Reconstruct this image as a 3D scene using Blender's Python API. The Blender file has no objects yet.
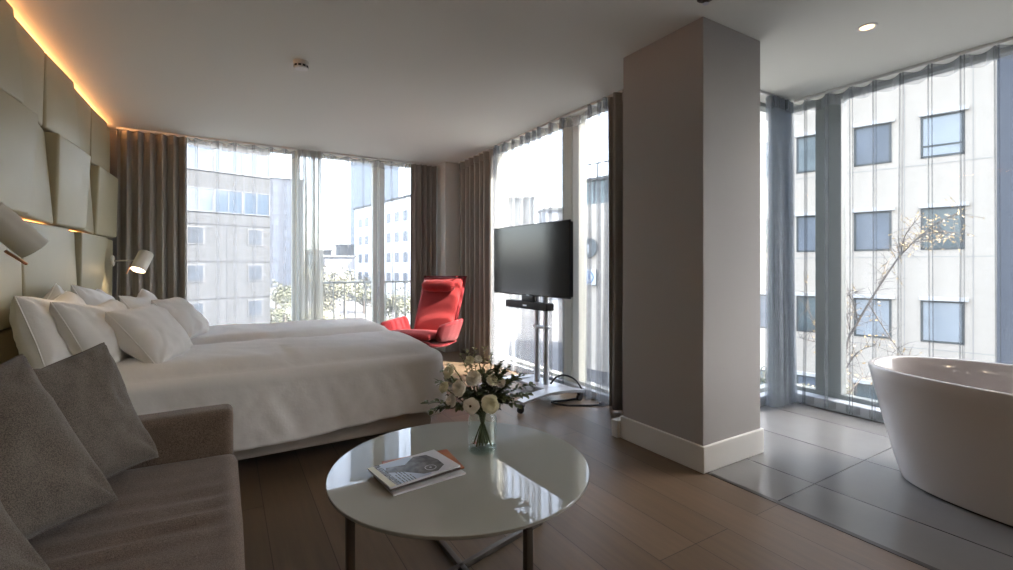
import bpy, bmesh, math, random
from mathutils import Vector, Matrix, noise
SC = bpy.context.scene
COL = SC.collection
PI = math.pi
rnd = random.Random(7)

# ------------------------------------------------------------------ helpers
def link(o):
    COL.objects.link(o); return o

def props(o, label=None, cat=None, group=None, kind=None):
    if label: o['label'] = label
    if cat: o['category'] = cat
    if group: o['group'] = group
    if kind: o['kind'] = kind
    return o

def thing(name, label, cat, loc=(0, 0, 0), rotz=0.0, group=None, kind=None):
    o = link(bpy.data.objects.new(name, None))
    o.location = loc; o.rotation_euler = (0, 0, rotz); o.empty_display_size = .05
    return props(o, label, cat, group, kind)

class MB:
    """collects shapes into one mesh"""
    def __init__(s): s.bm = bmesh.new()
    def add(s, tmp, M=None):
        if M is not None: bmesh.ops.transform(tmp, matrix=M, verts=tmp.verts)
        me = bpy.data.meshes.new('t'); tmp.to_mesh(me); tmp.free()
        s.bm.from_mesh(me); bpy.data.meshes.remove(me); return s
    def box(s, x0, x1, y0, y1, z0, z1, bev=0.0, seg=2, M=None):
        t = bmesh.new(); bmesh.ops.create_cube(t, size=1)
        for v in t.verts:
            v.co = Vector(((x0+x1)/2+v.co.x*(x1-x0), (y0+y1)/2+v.co.y*(y1-y0), (z0+z1)/2+v.co.z*(z1-z0)))
        if bev > 0: bmesh.ops.bevel(t, geom=t.edges[:], offset=bev, segments=seg, profile=.5, affect='EDGES')
        return s.add(t, M)
    def tube(s, pts, r, n=8, cap=True, M=None):
        pts = [Vector(p) for p in pts]; t = bmesh.new(); rings = []
        prev = None
        for i, p in enumerate(pts):
            d = (pts[min(i+1, len(pts)-1)] - pts[max(i-1, 0)])
            if d.length < 1e-9: d = Vector((0, 0, 1))
            d.normalize()
            if prev is None:
                a = d.orthogonal().normalized()
            else:
                a = prev - d*prev.dot(d)
                if a.length < 1e-6: a = d.orthogonal()
                a.normalize()
            prev = a; b = d.cross(a)
            rr = r(i/(max(1, len(pts)-1))) if callable(r) else r
            rings.append([t.verts.new(p + (a*math.cos(2*PI*k/n) + b*math.sin(2*PI*k/n))*rr) for k in range(n)])
        for i in range(len(rings)-1):
            for k in range(n):
                t.faces.new((rings[i][k], rings[i][(k+1) % n], rings[i+1][(k+1) % n], rings[i+1][k]))
        if cap:
            t.faces.new(rings[0][::-1]); t.faces.new(rings[-1])
        return s.add(t, M)
    def lathe(s, prof, n=32, M=None, cap=True):
        t = bmesh.new(); rings = []
        for r, z in prof:
            rings.append([t.verts.new((max(r, 1e-5)*math.cos(2*PI*k/n), max(r, 1e-5)*math.sin(2*PI*k/n), z)) for k in range(n)])
        for i in range(len(rings)-1):
            for k in range(n):
                t.faces.new((rings[i][k], rings[i][(k+1) % n], rings[i+1][(k+1) % n], rings[i+1][k]))
        if cap:
            t.faces.new(rings[0][::-1]); t.faces.new(rings[-1])
        return s.add(t, M)
    def prism(s, poly, h0, h1, bev=0.0, M=None, seg=2):
        """poly in XY, extruded in Z"""
        t = bmesh.new()
        a = [t.verts.new((x, y, h0)) for x, y in poly]; b = [t.verts.new((x, y, h1)) for x, y in poly]
        t.faces.new(a[::-1]); t.faces.new(b); n = len(poly)
        for i in range(n): t.faces.new((a[i], a[(i+1) % n], b[(i+1) % n], b[i]))
        bmesh.ops.recalc_face_normals(t, faces=t.faces[:])
        if bev > 0: bmesh.ops.bevel(t, geom=t.edges[:], offset=bev, segments=seg, profile=.5, affect='EDGES')
        return s.add(t, M)
    def grid(s, fn, nu, nv, closeu=False, M=None):
        t = bmesh.new()
        V = [[t.verts.new(fn(i/(nu if closeu else nu-1), j/(nv-1))) for j in range(nv)] for i in range(nu)]
        for i in range(nu if closeu else nu-1):
            for j in range(nv-1):
                q = (V[i][j], V[(i+1) % nu][j], V[(i+1) % nu][j+1], V[i][j+1])
                t.faces.new(q)
        return s.add(t, M)
    def sphere(s, c, r, M=None, sub=2, sc=(1, 1, 1)):
        t = bmesh.new(); bmesh.ops.create_icosphere(t, subdivisions=sub, radius=1)
        for v in t.verts: v.co = Vector((c[0]+v.co.x*r*sc[0], c[1]+v.co.y*r*sc[1], c[2]+v.co.z*r*sc[2]))
        return s.add(t, M)
    def faces(s, verts, faces, M=None):
        t = bmesh.new(); V = [t.verts.new(v) for v in verts]
        for f in faces: t.faces.new([V[i] for i in f])
        return s.add(t, M)
    def build(s, name, mat, parent=None, smooth=True, angle=35, weld=False, **kw):
        bm = s.bm
        if weld: bmesh.ops.remove_doubles(bm, verts=bm.verts[:], dist=1e-5)
        bmesh.ops.recalc_face_normals(bm, faces=bm.faces[:])
        me = bpy.data.meshes.new(name); bm.to_mesh(me); bm.free()
        if smooth:
            me.shade_smooth()
            try: me.set_sharp_from_angle(angle=math.radians(angle))
            except Exception: pass
        for m in (mat if isinstance(mat, (list, tuple)) else [mat]): me.materials.append(m)
        o = link(bpy.data.objects.new(name, me))
        if parent: o.parent = parent
        return props(o, **kw)

def nz(x, y, z, seed=0): return noise.noise(Vector((x+seed*13.7, y-seed*7.3, z+seed*3.1)))
def fbm(x, y, z, seed=0): return nz(x, y, z, seed) + .5*nz(2*x, 2*y, 2*z, seed+1) + .25*nz(4*x, 4*y, 4*z, seed+2)

# ------------------------------------------------------------------ materials
def srgb(r, g, b):
    f = lambda c: (c/255/12.92) if c/255 <= .04045 else ((c/255+.055)/1.055)**2.4
    return (f(r), f(g), f(b), 1)

def new_mat(name):
    m = bpy.data.materials.new(name); m.use_nodes = True
    nt = m.node_tree; b = nt.nodes['Principled BSDF']
    return m, nt, b

def N(nt, t, **kw):
    n = nt.nodes.new(t)
    for k, v in kw.items(): setattr(n, k, v)
    return n

def mat(name, col, rough=.6, metal=0, var=0.0, vscale=8, bump=0.0, bscale=60, spec=.5, sheen=0, coat=0, col2=None, stretch=None):
    m, nt, b = new_mat(name)
    b.inputs['Base Color'].default_value = col
    b.inputs['Roughness'].default_value = rough; b.inputs['Metallic'].default_value = metal
    b.inputs['Specular IOR Level'].default_value = spec
    if sheen: b.inputs['Sheen Weight'].default_value = sheen
    if coat: b.inputs['Coat Weight'].default_value = coat
    tc = N(nt, 'ShaderNodeTexCoord'); src = tc.outputs['Object']
    if stretch:
        mp = N(nt, 'ShaderNodeMapping'); mp.inputs['Scale'].default_value = stretch
        nt.links.new(src, mp.inputs['Vector']); src = mp.outputs['Vector']
    if var or col2:
        n = N(nt, 'ShaderNodeTexNoise'); n.inputs['Scale'].default_value = vscale; n.inputs['Detail'].default_value = 4
        nt.links.new(src, n.inputs['Vector'])
        r = N(nt, 'ShaderNodeValToRGB')
        c2 = col2 or tuple(min(1, c*(1+var)) for c in col[:3])+(1,)
        c1 = col if col2 else tuple(c*(1-var) for c in col[:3])+(1,)
        r.color_ramp.elements[0].color = c1; r.color_ramp.elements[1].color = c2
        r.color_ramp.elements[0].position = .3; r.color_ramp.elements[1].position = .7
        nt.links.new(n.outputs['Fac'], r.inputs['Fac']); nt.links.new(r.outputs['Color'], b.inputs['Base Color'])
    if bump:
        n2 = N(nt, 'ShaderNodeTexNoise'); n2.inputs['Scale'].default_value = bscale; n2.inputs['Detail'].default_value = 3
        nt.links.new(src, n2.inputs['Vector'])
        bp = N(nt, 'ShaderNodeBump'); bp.inputs['Strength'].default_value = bump; bp.inputs['Distance'].default_value = .01
        nt.links.new(n2.outputs['Fac'], bp.inputs['Height']); nt.links.new(bp.outputs['Normal'], b.inputs['Normal'])
    return m

def weave(name, c1, c2, scale=420, rough=.9, bump=.35, sheen=.2):
    m, nt, b = new_mat(name)
    tc = N(nt, 'ShaderNodeTexCoord')
    n1 = N(nt, 'ShaderNodeTexNoise'); n1.inputs['Scale'].default_value = scale; n1.inputs['Detail'].default_value = 2
    n2 = N(nt, 'ShaderNodeTexNoise'); n2.inputs['Scale'].default_value = 14; n2.inputs['Detail'].default_value = 4
    for n in (n1, n2): nt.links.new(tc.outputs['Object'], n.inputs['Vector'])
    mx = N(nt, 'ShaderNodeMath', operation='MULTIPLY_ADD'); mx.inputs[1].default_value = .10
    nt.links.new(n2.outputs['Fac'], mx.inputs[0])
    sc = N(nt, 'ShaderNodeMath', operation='MULTIPLY'); sc.inputs[1].default_value = .9
    nt.links.new(n1.outputs['Fac'], sc.inputs[0]); nt.links.new(sc.outputs[0], mx.inputs[2])
    r = N(nt, 'ShaderNodeValToRGB'); r.color_ramp.elements[0].color = c1; r.color_ramp.elements[1].color = c2
    r.color_ramp.elements[0].position = .38; r.color_ramp.elements[1].position = .62
    nt.links.new(mx.outputs[0], r.inputs['Fac']); nt.links.new(r.outputs['Color'], b.inputs['Base Color'])
    bp = N(nt, 'ShaderNodeBump'); bp.inputs['Strength'].default_value = bump; bp.inputs['Distance'].default_value = .004
    nt.links.new(n1.outputs['Fac'], bp.inputs['Height']); nt.links.new(bp.outputs['Normal'], b.inputs['Normal'])
    b.inputs['Roughness'].default_value = rough; b.inputs['Sheen Weight'].default_value = sheen
    b.inputs['Specular IOR Level'].default_value = .2
    return m

def emit(name, col, s):
    m, nt, b = new_mat(name)
    b.inputs['Base Color'].default_value = (.0, .0, .0, 1)
    b.inputs['Emission Color'].default_value = col; b.inputs['Emission Strength'].default_value = s
    return m

def sheer_mat(name, trans, col, tint=(1, 1, 1, 1)):
    m, nt, b = new_mat(name); nt.nodes.remove(b)
    out = nt.nodes['Material Output']
    tr = N(nt, 'ShaderNodeBsdfTransparent'); tr.inputs['Color'].default_value = tint
    df = N(nt, 'ShaderNodeBsdfDiffuse'); df.inputs['Color'].default_value = col
    tl = N(nt, 'ShaderNodeBsdfTranslucent'); tl.inputs['Color'].default_value = col
    a = N(nt, 'ShaderNodeMixShader'); a.inputs[0].default_value = .5
    nt.links.new(df.outputs[0], a.inputs[1]); nt.links.new(tl.outputs[0], a.inputs[2])
    c = N(nt, 'ShaderNodeMixShader')
    # fine vertical / horizontal thread density
    tc = N(nt, 'ShaderNodeTexCoord'); n = N(nt, 'ShaderNodeTexNoise'); n.inputs['Scale'].default_value = 9; n.inputs['Detail'].default_value = 2
    mp = N(nt, 'ShaderNodeMapping'); mp.inputs['Scale'].default_value = (1, 1, .12)
    nt.links.new(tc.outputs['Object'], mp.inputs['Vector']); nt.links.new(mp.outputs['Vector'], n.inputs['Vector'])
    mr = N(nt, 'ShaderNodeMapRange'); mr.inputs['From Min'].default_value = .3; mr.inputs['From Max'].default_value = .7
    mr.inputs['To Min'].default_value = (1-trans)*.95; mr.inputs['To Max'].default_value = (1-trans)*1.05
    nt.links.new(n.outputs['Fac'], mr.inputs['Value']); nt.links.new(mr.outputs[0], c.inputs[0])
    nt.links.new(tr.outputs[0], c.inputs[1]); nt.links.new(a.outputs[0], c.inputs[2])
    nt.links.new(c.outputs[0], out.inputs['Surface'])
    return m

def glass_mat(name, tint=(.95, .97, .97, 1), refl=.9):
    m, nt, b = new_mat(name); nt.nodes.remove(b)
    out = nt.nodes['Material Output']
    tr = N(nt, 'ShaderNodeBsdfTransparent'); tr.inputs['Color'].default_value = tint
    gl = N(nt, 'ShaderNodeBsdfGlossy'); gl.inputs['Roughness'].default_value = .01; gl.inputs['Color'].default_value = (refl, refl, refl, 1)
    fr = N(nt, 'ShaderNodeFresnel'); fr.inputs['IOR'].default_value = 1.5
    c = N(nt, 'ShaderNodeMixShader')
    ge = N(nt, 'ShaderNodeNewGeometry'); iv = N(nt, 'ShaderNodeMath', operation='SUBTRACT'); iv.inputs[0].default_value = 1
    nt.links.new(ge.outputs['Backfacing'], iv.inputs[1])
    ml = N(nt, 'ShaderNodeMath', operation='MULTIPLY'); nt.links.new(fr.outputs[0], ml.inputs[0]); nt.links.new(iv.outputs[0], ml.inputs[1])
    nt.links.new(ml.outputs[0], c.inputs[0]); nt.links.new(tr.outputs[0], c.inputs[1]); nt.links.new(gl.outputs[0], c.inputs[2])
    nt.links.new(c.outputs[0], out.inputs['Surface'])
    return m

def brick_mat(name, c1, c2, mortar, bw, rh, msize, off, sx, sy, rough, swap=True, grain=0, bump=.2, rvar=.1, freq=2):
    m, nt, b = new_mat(name)
    tc = N(nt, 'ShaderNodeTexCoord'); sp = N(nt, 'ShaderNodeSeparateXYZ'); nt.links.new(tc.outputs['Object'], sp.inputs[0])
    ax = N(nt, 'ShaderNodeMath', operation='ADD'); ax.inputs[1].default_value = sx
    ay = N(nt, 'ShaderNodeMath', operation='ADD'); ay.inputs[1].default_value = sy
    nt.links.new(sp.outputs['X'], ax.inputs[0]); nt.links.new(sp.outputs['Y'], ay.inputs[0])
    cb = N(nt, 'ShaderNodeCombineXYZ')
    nt.links.new(ay.outputs[0], cb.inputs[0 if swap else 1]); nt.links.new(ax.outputs[0], cb.inputs[1 if swap else 0])
    br = N(nt, 'ShaderNodeTexBrick'); br.offset = off; br.offset_frequency = freq
    br.inputs['Scale'].default_value = 1; br.inputs['Brick Width'].default_value = bw; br.inputs['Row Height'].default_value = rh
    br.inputs['Mortar Size'].default_value = msize; br.inputs['Mortar Smooth'].default_value = .1; br.inputs['Bias'].default_value = 0
    br.inputs['Color1'].default_value = c1; br.inputs['Color2'].default_value = c2; br.inputs['Mortar'].default_value = mortar
    nt.links.new(cb.outputs[0], br.inputs['Vector'])
    n = N(nt, 'ShaderNodeTexNoise'); n.inputs['Detail'].default_value = 6; n.inputs['Roughness'].default_value = .65
    mp = N(nt, 'ShaderNodeMapping'); mp.inputs['Scale'].default_value = (28, 1.6, 1) if grain else (2.2, 2.2, 2.2)
    nt.links.new(tc.outputs['Object'], mp.inputs['Vector']); nt.links.new(mp.outputs[0], n.inputs['Vector']); n.inputs['Scale'].default_value = 1.0 if grain else 1.6
    mr = N(nt, 'ShaderNodeMapRange'); mr.inputs['From Min'].default_value = .15; mr.inputs['From Max'].default_value = .85
    a = .28 if grain else .07
    mr.inputs['To Min'].default_value = 1-a; mr.inputs['To Max'].default_value = 1+a
    nt.links.new(n.outputs['Fac'], mr.inputs['Value'])
    mx = N(nt, 'ShaderNodeVectorMath', operation='SCALE'); nt.links.new(br.outputs['Color'], mx.inputs[0]); nt.links.new(mr.outputs[0], mx.inputs['Scale'])
    nt.links.new(mx.outputs[0], b.inputs['Base Color'])
    rr = N(nt, 'ShaderNodeMapRange'); rr.inputs['To Min'].default_value = rough-rvar; rr.inputs['To Max'].default_value = rough+rvar
    nt.links.new(n.outputs['Fac'], rr.inputs['Value']); nt.links.new(rr.outputs[0], b.inputs['Roughness'])
    bp = N(nt, 'ShaderNodeBump'); bp.inputs['Strength'].default_value = bump; bp.inputs['Distance'].default_value = .003; bp.invert = True
    nt.links.new(br.outputs['Fac'], bp.inputs['Height']); nt.links.new(bp.outputs['Normal'], b.inputs['Normal'])
    b.inputs['Specular IOR Level'].default_value = .4
    return m

M = {}
M['ceiling'] = mat('ceiling paint', (.72, .72, .67, 1), .85, bump=.05, bscale=200)
M['wall'] = mat('wall paint', (.385, .37, .36, 1), .8, bump=.15, bscale=300)
M['trim'] = mat('white trim', (.70, .69, .66, 1), .45)
M['wood'] = brick_mat('oak planks', (.138, .092, .056, 1), (.185, .126, .080, 1), (.05, .033, .022, 1), 2.1, .225, .0018, .37, .06, .8, .42, grain=1, freq=3)
M['tile'] = brick_mat('stone tile', (.20, .193, .185, 1), (.225, .218, .21, 1), (.03, .028, .026, 1), 1.2, .6, .004, 0, -2.78+6, -1.32+12, .19, rvar=0)
M['threshold'] = mat('floor strip', (.05, .042, .035, 1), .4, metal=.6)
M['drape'] = mat('taupe drape', (.32, .30, .275, 1), .9, var=.12, vscale=14, bump=.2, bscale=300, stretch=(3, 3, .1), spec=.15)
M['sheer'] = sheer_mat('sheer voile', .74, (.70, .71, .74, 1))
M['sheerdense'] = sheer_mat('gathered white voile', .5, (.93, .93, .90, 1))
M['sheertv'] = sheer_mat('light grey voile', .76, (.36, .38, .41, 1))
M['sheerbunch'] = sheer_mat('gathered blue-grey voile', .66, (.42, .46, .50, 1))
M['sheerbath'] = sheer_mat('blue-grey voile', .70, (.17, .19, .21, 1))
M['tape'] = sheer_mat('heading tape', .64, (.55, .58, .63, 1))
M['glass'] = glass_mat('window glass', (.98, .985, .985, 1))
M['frame'] = mat('window frame', (.86, .85, .74, 1), .5)
M['framedark'] = mat('window frame grey', (.26, .285, .275, 1), .5)
M['panel'] = mat('panel leatherette', (.43, .388, .255, 1), .48, var=.02, vscale=6, bump=.06, bscale=260)
M['sofa'] = weave('sofa tweed', (.090, .064, .047, 1), (.235, .172, .130, 1), 420)
M['cushion'] = weave('cushion tweed', (.082, .068, .056, 1), (.195, .165, .138, 1), 380)
M['linen'] = mat('white linen', (.85, .835, .825, 1), .85, bump=.25, bscale=18, sheen=.1, spec=.2)
M['linen2'] = mat('white pillow linen', (.90, .885, .87, 1), .85, bump=.35, bscale=16, sheen=.1, spec=.2)
M['bedbase'] = mat('bed base fabric', (.60, .55, .50, 1), .85, bump=.2, bscale=300)
M['mattress'] = mat('mattress ticking', (.7, .68, .65, 1), .85)
M['dark'] = mat('black plastic', (.012, .012, .013, 1), .45)
M['bar'] = mat('soundbar grille', (.015, .015, .016, 1), .6, bump=.3, bscale=600)
M['screen'] = mat('tv screen', (.006, .006, .007, 1), .12, spec=.6)
M['silver'] = mat('silver metal', (.62, .64, .68, 1), .32, metal=1)
M['silverpaint'] = mat('silver paint', (.52, .54, .58, 1), .35, metal=.4)
M['rubber'] = mat('caster rubber', (.05, .05, .055, 1), .6)
M['tabletop'] = mat('lacquered glass', (.36, .365, .335, 1), .02, spec=.75, coat=.0)
M['tableedge'] = mat('glass edge', (.45, .50, .46, 1), .15)
M['bronze'] = mat('brushed bronze', (.11, .095, .078, 1), .42, metal=.7)
M['red'] = weave('red wool', (.20, .013, .015, 1), (.30, .027, .026, 1), 380, bump=.3, sheen=.15)
M['reddark'] = weave('red wool shell', (.15, .010, .013, 1), (.22, .016, .02, 1), 380, bump=.3, sheen=.1)
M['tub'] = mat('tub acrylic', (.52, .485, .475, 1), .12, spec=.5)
M['lamp'] = mat('lamp enamel', (.62, .59, .52, 1), .35)
M['lampin'] = emit('lamp light', (1, .72, .42, 1), 9)
M['copper'] = mat('copper switch', (.75, .42, .26, 1), .3, metal=1)
M['white'] = mat('white plastic', (.75, .74, .72, 1), .4)
M['ledsoft'] = emit('soft warm led', (1, .36, .09, 1), 5)
M['led'] = emit('warm led', (1, .42, .15, 1), 34)
M['down'] = emit('downlight', (1, .66, .36, 1), 2.2)
M['leaf'] = mat('olive leaf', (.105, .13, .058, 1), .5, var=.4, vscale=30)
M['leafpale'] = mat('pale bud', (.42, .43, .26, 1), .6, var=.2, vscale=60)
M['stem'] = mat('stem', (.10, .13, .05, 1), .6)
M['petal'] = mat('white petal', (.93, .90, .83, 1), .6, sheen=.2)
M['petalcream'] = mat('cream petal', (.86, .84, .66, 1), .6, sheen=.2)
M['core'] = mat('flower core', (.10, .075, .03, 1), .7)

# ------------------------------------------------------------------ camera
cd = bpy.data.cameras.new('camera'); cam = link(bpy.data.objects.new('camera', cd))
FPX = 466.0
YAW = math.atan((506.5-225)/FPX)
cd.sensor_fit = 'HORIZONTAL'; cd.sensor_width = 36; cd.lens = FPX/1013*36
cd.shift_y = -(285-266)/1013; cd.clip_start = .03; cd.clip_end = 400
cam.location = (0, 0, 1.2); cam.rotation_euler = (PI/2, 0, -YAW)
SC.camera = cam

# ------------------------------------------------------------------ room shell
H = 2.65
def struct(name, mb, m, parent=None, smooth=False):
    return mb.build(name, m, parent, smooth=smooth, kind='structure')
struct('floor', MB().box(-1.4, 2.385, -3.2, 6.6, -.12, 0), M['wood'])
struct('floor_bathroom', MB().box(2.415, 4.6, -3.2, 2.45, -.12, 0), M['tile'])
struct('floor_strip', MB().box(2.385, 2.415, -3.2, 1.72, -.12, .002), M['threshold'])
struct('floor_bedroom_window', MB().box(2.385, 3.05, 2.45, 6.6, -.12, 0).box(2.385, 2.415, 1.72, 2.45, -.12, 0), M['wood'])
struct('ceiling', MB().box(-1.4, 3.05, -3.2, 6.6, H, H+.25).box(3.05, 4.6, -3.2, 2.45, H, H+.25), M['ceiling'])
struct('wall_left', MB().box(-1.4, -1.12, -3.2, 6.6, 0, H), M['wall'])
struct('wall_front', MB().box(-1.12, 4.6, -3.2, -3.0, 0, H), M['wall'])
struct('wall_right', MB().box(4.36, 4.6, -3.0, -.75, 0, H), M['wall'])
struct('wall_back', MB().box(-1.12, -.62, 6.42, 6.6, 0, H).box(2.40, 2.62, 6.42, 6.6, 0, H), M['wall'])
# corner pillar between the two glass walls
struct('wall_corner', MB().box(2.62, 3.05, 5.98, 6.6, 0, H).box(2.90, 3.05, 5.1, 5.98, 0, H), M['trim'])
struct('wall_stub', MB().box(2.74, 2.95, 2.36, 2.62, 0, H), M['wall'])
struct('column', MB().box(2.375, 2.955, 1.725, 2.36, 0, H, bev=.004), M['wall'])
struct('baseboard_column', MB().box(2.36, 2.97, 1.71, 2.375, 0, .155, bev=.006), M['trim'])
struct('baseboard_stub', MB().box(2.34, 2.56, 2.375, 2.44, 0, .12, bev=.006), M['trim'])

# windows : frames and panes
def window(name, frames, panes, fm, extra=None):
    r = props(link(bpy.data.objects.new(name, None)), kind='structure')
    mb = MB()
    for b in frames: mb.box(*b, bev=.006)
    mb.build('frame', fm, r, smooth=False)
    for p in panes: MB().box(*p).build('pane', M['glass'], r, smooth=False)
    return r
yb0, yb1 = 6.40, 6.48
w1 = window('window_1', [(-.62, 2.40, yb0, yb1, 0, .10), (-.62, 2.40, yb0, yb1, 2.61, 2.65), (-.62, -.55, yb0, yb1, .1, 2.61),
       (.72, .80, yb0-.02, yb1, .1, 2.61), (1.73, 1.795, yb0-.01, yb1, .1, 2.61), (1.81, 1.885, yb0-.03, yb1, .1, 2.61), (2.33, 2.40, yb0, yb1, .1, 2.61)],
       [(-.55, .72, 6.435, 6.443, .1, 2.61), (.80, 1.73, 6.435, 6.443, .1, 2.61), (1.885, 2.33, 6.435, 6.443, .1, 2.61)], M['frame'])
hd = MB().tube([(1.80, 6.37, .93), (1.80, 6.31, .95), (1.80, 6.31, 1.12), (1.80, 6.37, 1.14)], .010, 8).box(1.785, 1.815, 6.36, 6.40, .78, .92, bev=.004).build('handle', M['white'], w1)
xt0, xt1 = 2.90, 2.98
w2 = window('window_2', [(xt0, xt1, 2.62, 5.1, 0, .10), (xt0, xt1, 2.62, 5.1, 2.61, H), (xt0, xt1, 5.03, 5.1, .1, 2.61), (xt0, xt1, 2.62, 2.70, .1, 2.61),
       (xt0-.02, xt1, 3.44, 3.53, .1, 2.61), (xt0-.03, xt1+.02, 3.54, 3.68, .1, 2.61)],
       [(2.935, 2.943, 2.70, 3.44, .1, 2.61), (2.935, 2.943, 3.68, 5.03, .1, 2.61)], M['frame'])
xb0, xb1 = 4.42, 4.50
w3 = window('window_3', [(xb0, xb1, -.75, 2.45, 0, .12), (xb0, xb1, -.75, 2.45, 2.61, H), (xb0-.02, xb1, 1.885, 2.085, .12, 2.61), (xb0, xb1, 2.36, 2.45, .12, 2.61), (xb0, xb1, .2, .26, .12, 2.61)],
       [(4.455, 4.463, -.75, .2, .12, 2.61), (4.455, 4.463, .26, 1.885, .12, 2.61), (4.455, 4.463, 2.085, 2.36, .12, 2.61)], M['framedark'])
w4 = window('window_4', [(2.95, 4.42, 2.36, 2.44, 0, .12), (2.95, 4.42, 2.36, 2.44, 2.61, H), (2.95, 3.02, 2.36, 2.44, .12, 2.61)],
       [(3.02, 4.42, 2.40, 2.408, .12, 2.61)], M['framedark'])
# low ledges under the glass
M['ledge'] = mat('pale ledge', (.62, .66, .70, 1), .3)
struct('sill_bathroom', MB().box(4.30, 4.42, -.75, 2.36, 0, .085, bev=.01).box(2.97, 4.42, 2.28, 2.36, 0, .085, bev=.01), M['ledge'])
struct('sill_bedroom', MB().box(2.84, 2.90, 2.70, 5.05, 0, .07, bev=.008), M['ledge'])
struct('sill_back', MB().box(-.6, 2.40, 6.34, 6.40, 0, .07, bev=.008), M['ledge'])

# ------------------------------------------------------------------ curtains
def rail(name, p0, p1, label):
    p0 = Vector(p0); p1 = Vector(p1); d = p1-p0; L = d.length; a = math.atan2(d.y, d.x)
    t = thing(name, label, 'curtain rail', (p0.x, p0.y, 0), a)
    MB().box(0, L, -.012, .012, H-.022, H-.0005, bev=.003).build('track', M['white'], t)
rail('curtain_rail', (-.97, 6.26), (2.60, 6.26), 'slim white curtain rail on the ceiling above the balcony doors')
rail('curtain_rail', (2.80, 5.92), (2.80, 2.66), 'slim white curtain rail on the ceiling behind the television')
rail('curtain_rail', (2.98, 2.215), (4.24, 2.215), 'short white curtain rail on the ceiling in the corner beside the column')
rail('curtain_rail', (4.27, 2.19), (4.27, -.7), 'slim white curtain rail on the ceiling above the bathtub')

def drape(p0, p1, label, folds, amp, seed, z0=.015):
    p0 = Vector(p0); p1 = Vector(p1); d = p1-p0; L = d.length; a = math.atan2(d.y, d.x)
    t = thing('curtain', label, 'curtain', (p0.x, p0.y, 0), a)
    r = random.Random(seed); ph = [r.uniform(-.5, .5) for _ in range(folds+2)]
    top = H-.024
    def fn(u, v):
        z = z0+(top-z0)*v
        k = u*folds
        w = math.sin(2*PI*k + .8*nz(k*.9, v*.5, 0, seed)) + .25*math.sin(4*PI*k+ph[int(k)])
        A = amp*(1.0-.15*v) * (1+.35*nz(k*.7, 2, v*.4, seed+3))
        x = L*u + .012*nz(k, v*1.2, 5, seed)*(1-v*.6)
        return Vector((x, A*w + .010*nz(k*2, v*2, 1, seed)*(1-v), z))
    mb = MB(); mb.grid(fn, folds*14+1, 14)
    o = mb.build('drape_cloth', M['drape'], t, angle=180)
    s = o.modifiers.new('s', 'SOLIDIFY'); s.thickness = .003
    MB().grid(lambda u, v: fn(u, .962+.038*v)+Vector((0, -.006, 0)), folds*14+1, 3).build('heading_tape', M['drape'], t, angle=180)
    return t

def sheer(p0, p1, label, pleats, depth, seed, z0=.02, swag=.03, dense=None, mt='sheer'):
    """voile hanging in flat runs between narrow pinch pleats; depth goes to local -y"""
    p0 = Vector(p0); p1 = Vector(p1); d = p1-p0; L = d.length; a = math.atan2(d.y, d.x)
    t = thing('sheer_curtain', label, 'curtain', (p0.x, p0.y, 0), a)
    r = random.Random(seed)
    S = dense or [(i+.5+r.uniform(-.16, .16))/pleats for i in range(pleats)]
    D = [depth*r.uniform(.65, 1.25) for _ in S]
    sway = [r.uniform(-.03, .03) for _ in S]; lean = [r.uniform(-.5, .5) for _ in S]
    top = H-.024
    pts = []   # (s, off, pleat index or -1)
    prev = 0.0
    for i, c in enumerate(S+[1.0]):
        cx = c*L
        seg0 = prev; seg1 = cx - (.018 if i < len(S) else 0)
        for k in range(7):
            f = k/6; pts.append((seg0+(seg1-seg0)*f, math.sin(PI*f)*swag, -1, i))
        if i < len(S):
            for (dx, dy) in ((-.006, -.25), (-.014, -.7), (-.011, -1.0), (-.004, -.95), (-.002, -.12), (.002, -.12), (.004, -.95), (.011, -1.0), (.014, -.7), (.006, -.25)):
                pts.append((cx+dx, dy*D[i], i, i))
            prev = cx+.018
    n = len(pts)
    def fn(u, v):
        s, o, pi, seg = pts[int(round(u*(n-1)))]
        z = z0+(top-z0)*v
        w = 1-v
        i = min(seg, len(S)-1) if len(S) else 0
        dx = 0
        if pi >= 0:
            dx = sway[pi]*w*math.sin(2.2*v+pi) + lean[pi]*.02*w + lean[pi]*abs(o)*.5
            oo = o*(.75+.4*w+.3*nz(v*1.7, pi*3.1, 0, seed))
        else:
            oo = o*(1+.6*w) + .012*w*nz(s*3, v*1.5, 0, seed)
            dx = 0
        z -= .020*math.sin(PI*min(1, max(0, abs(o)/max(swag, 1e-6))))*0 + (.016*min(1, o/swag)*v**8 if pi < 0 and o > 0 else 0)
        return Vector((s+dx, oo, z))
    MB().grid(fn, n, 16).build('sheer_cloth', M[mt], t, angle=180)
    def tp(u, v):
        p = fn(u, .964+.036*v); p.y += .004; return p
    MB().grid(tp, n, 3).build('heading_tape', M['tape'], t, angle=180)
    return t

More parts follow.
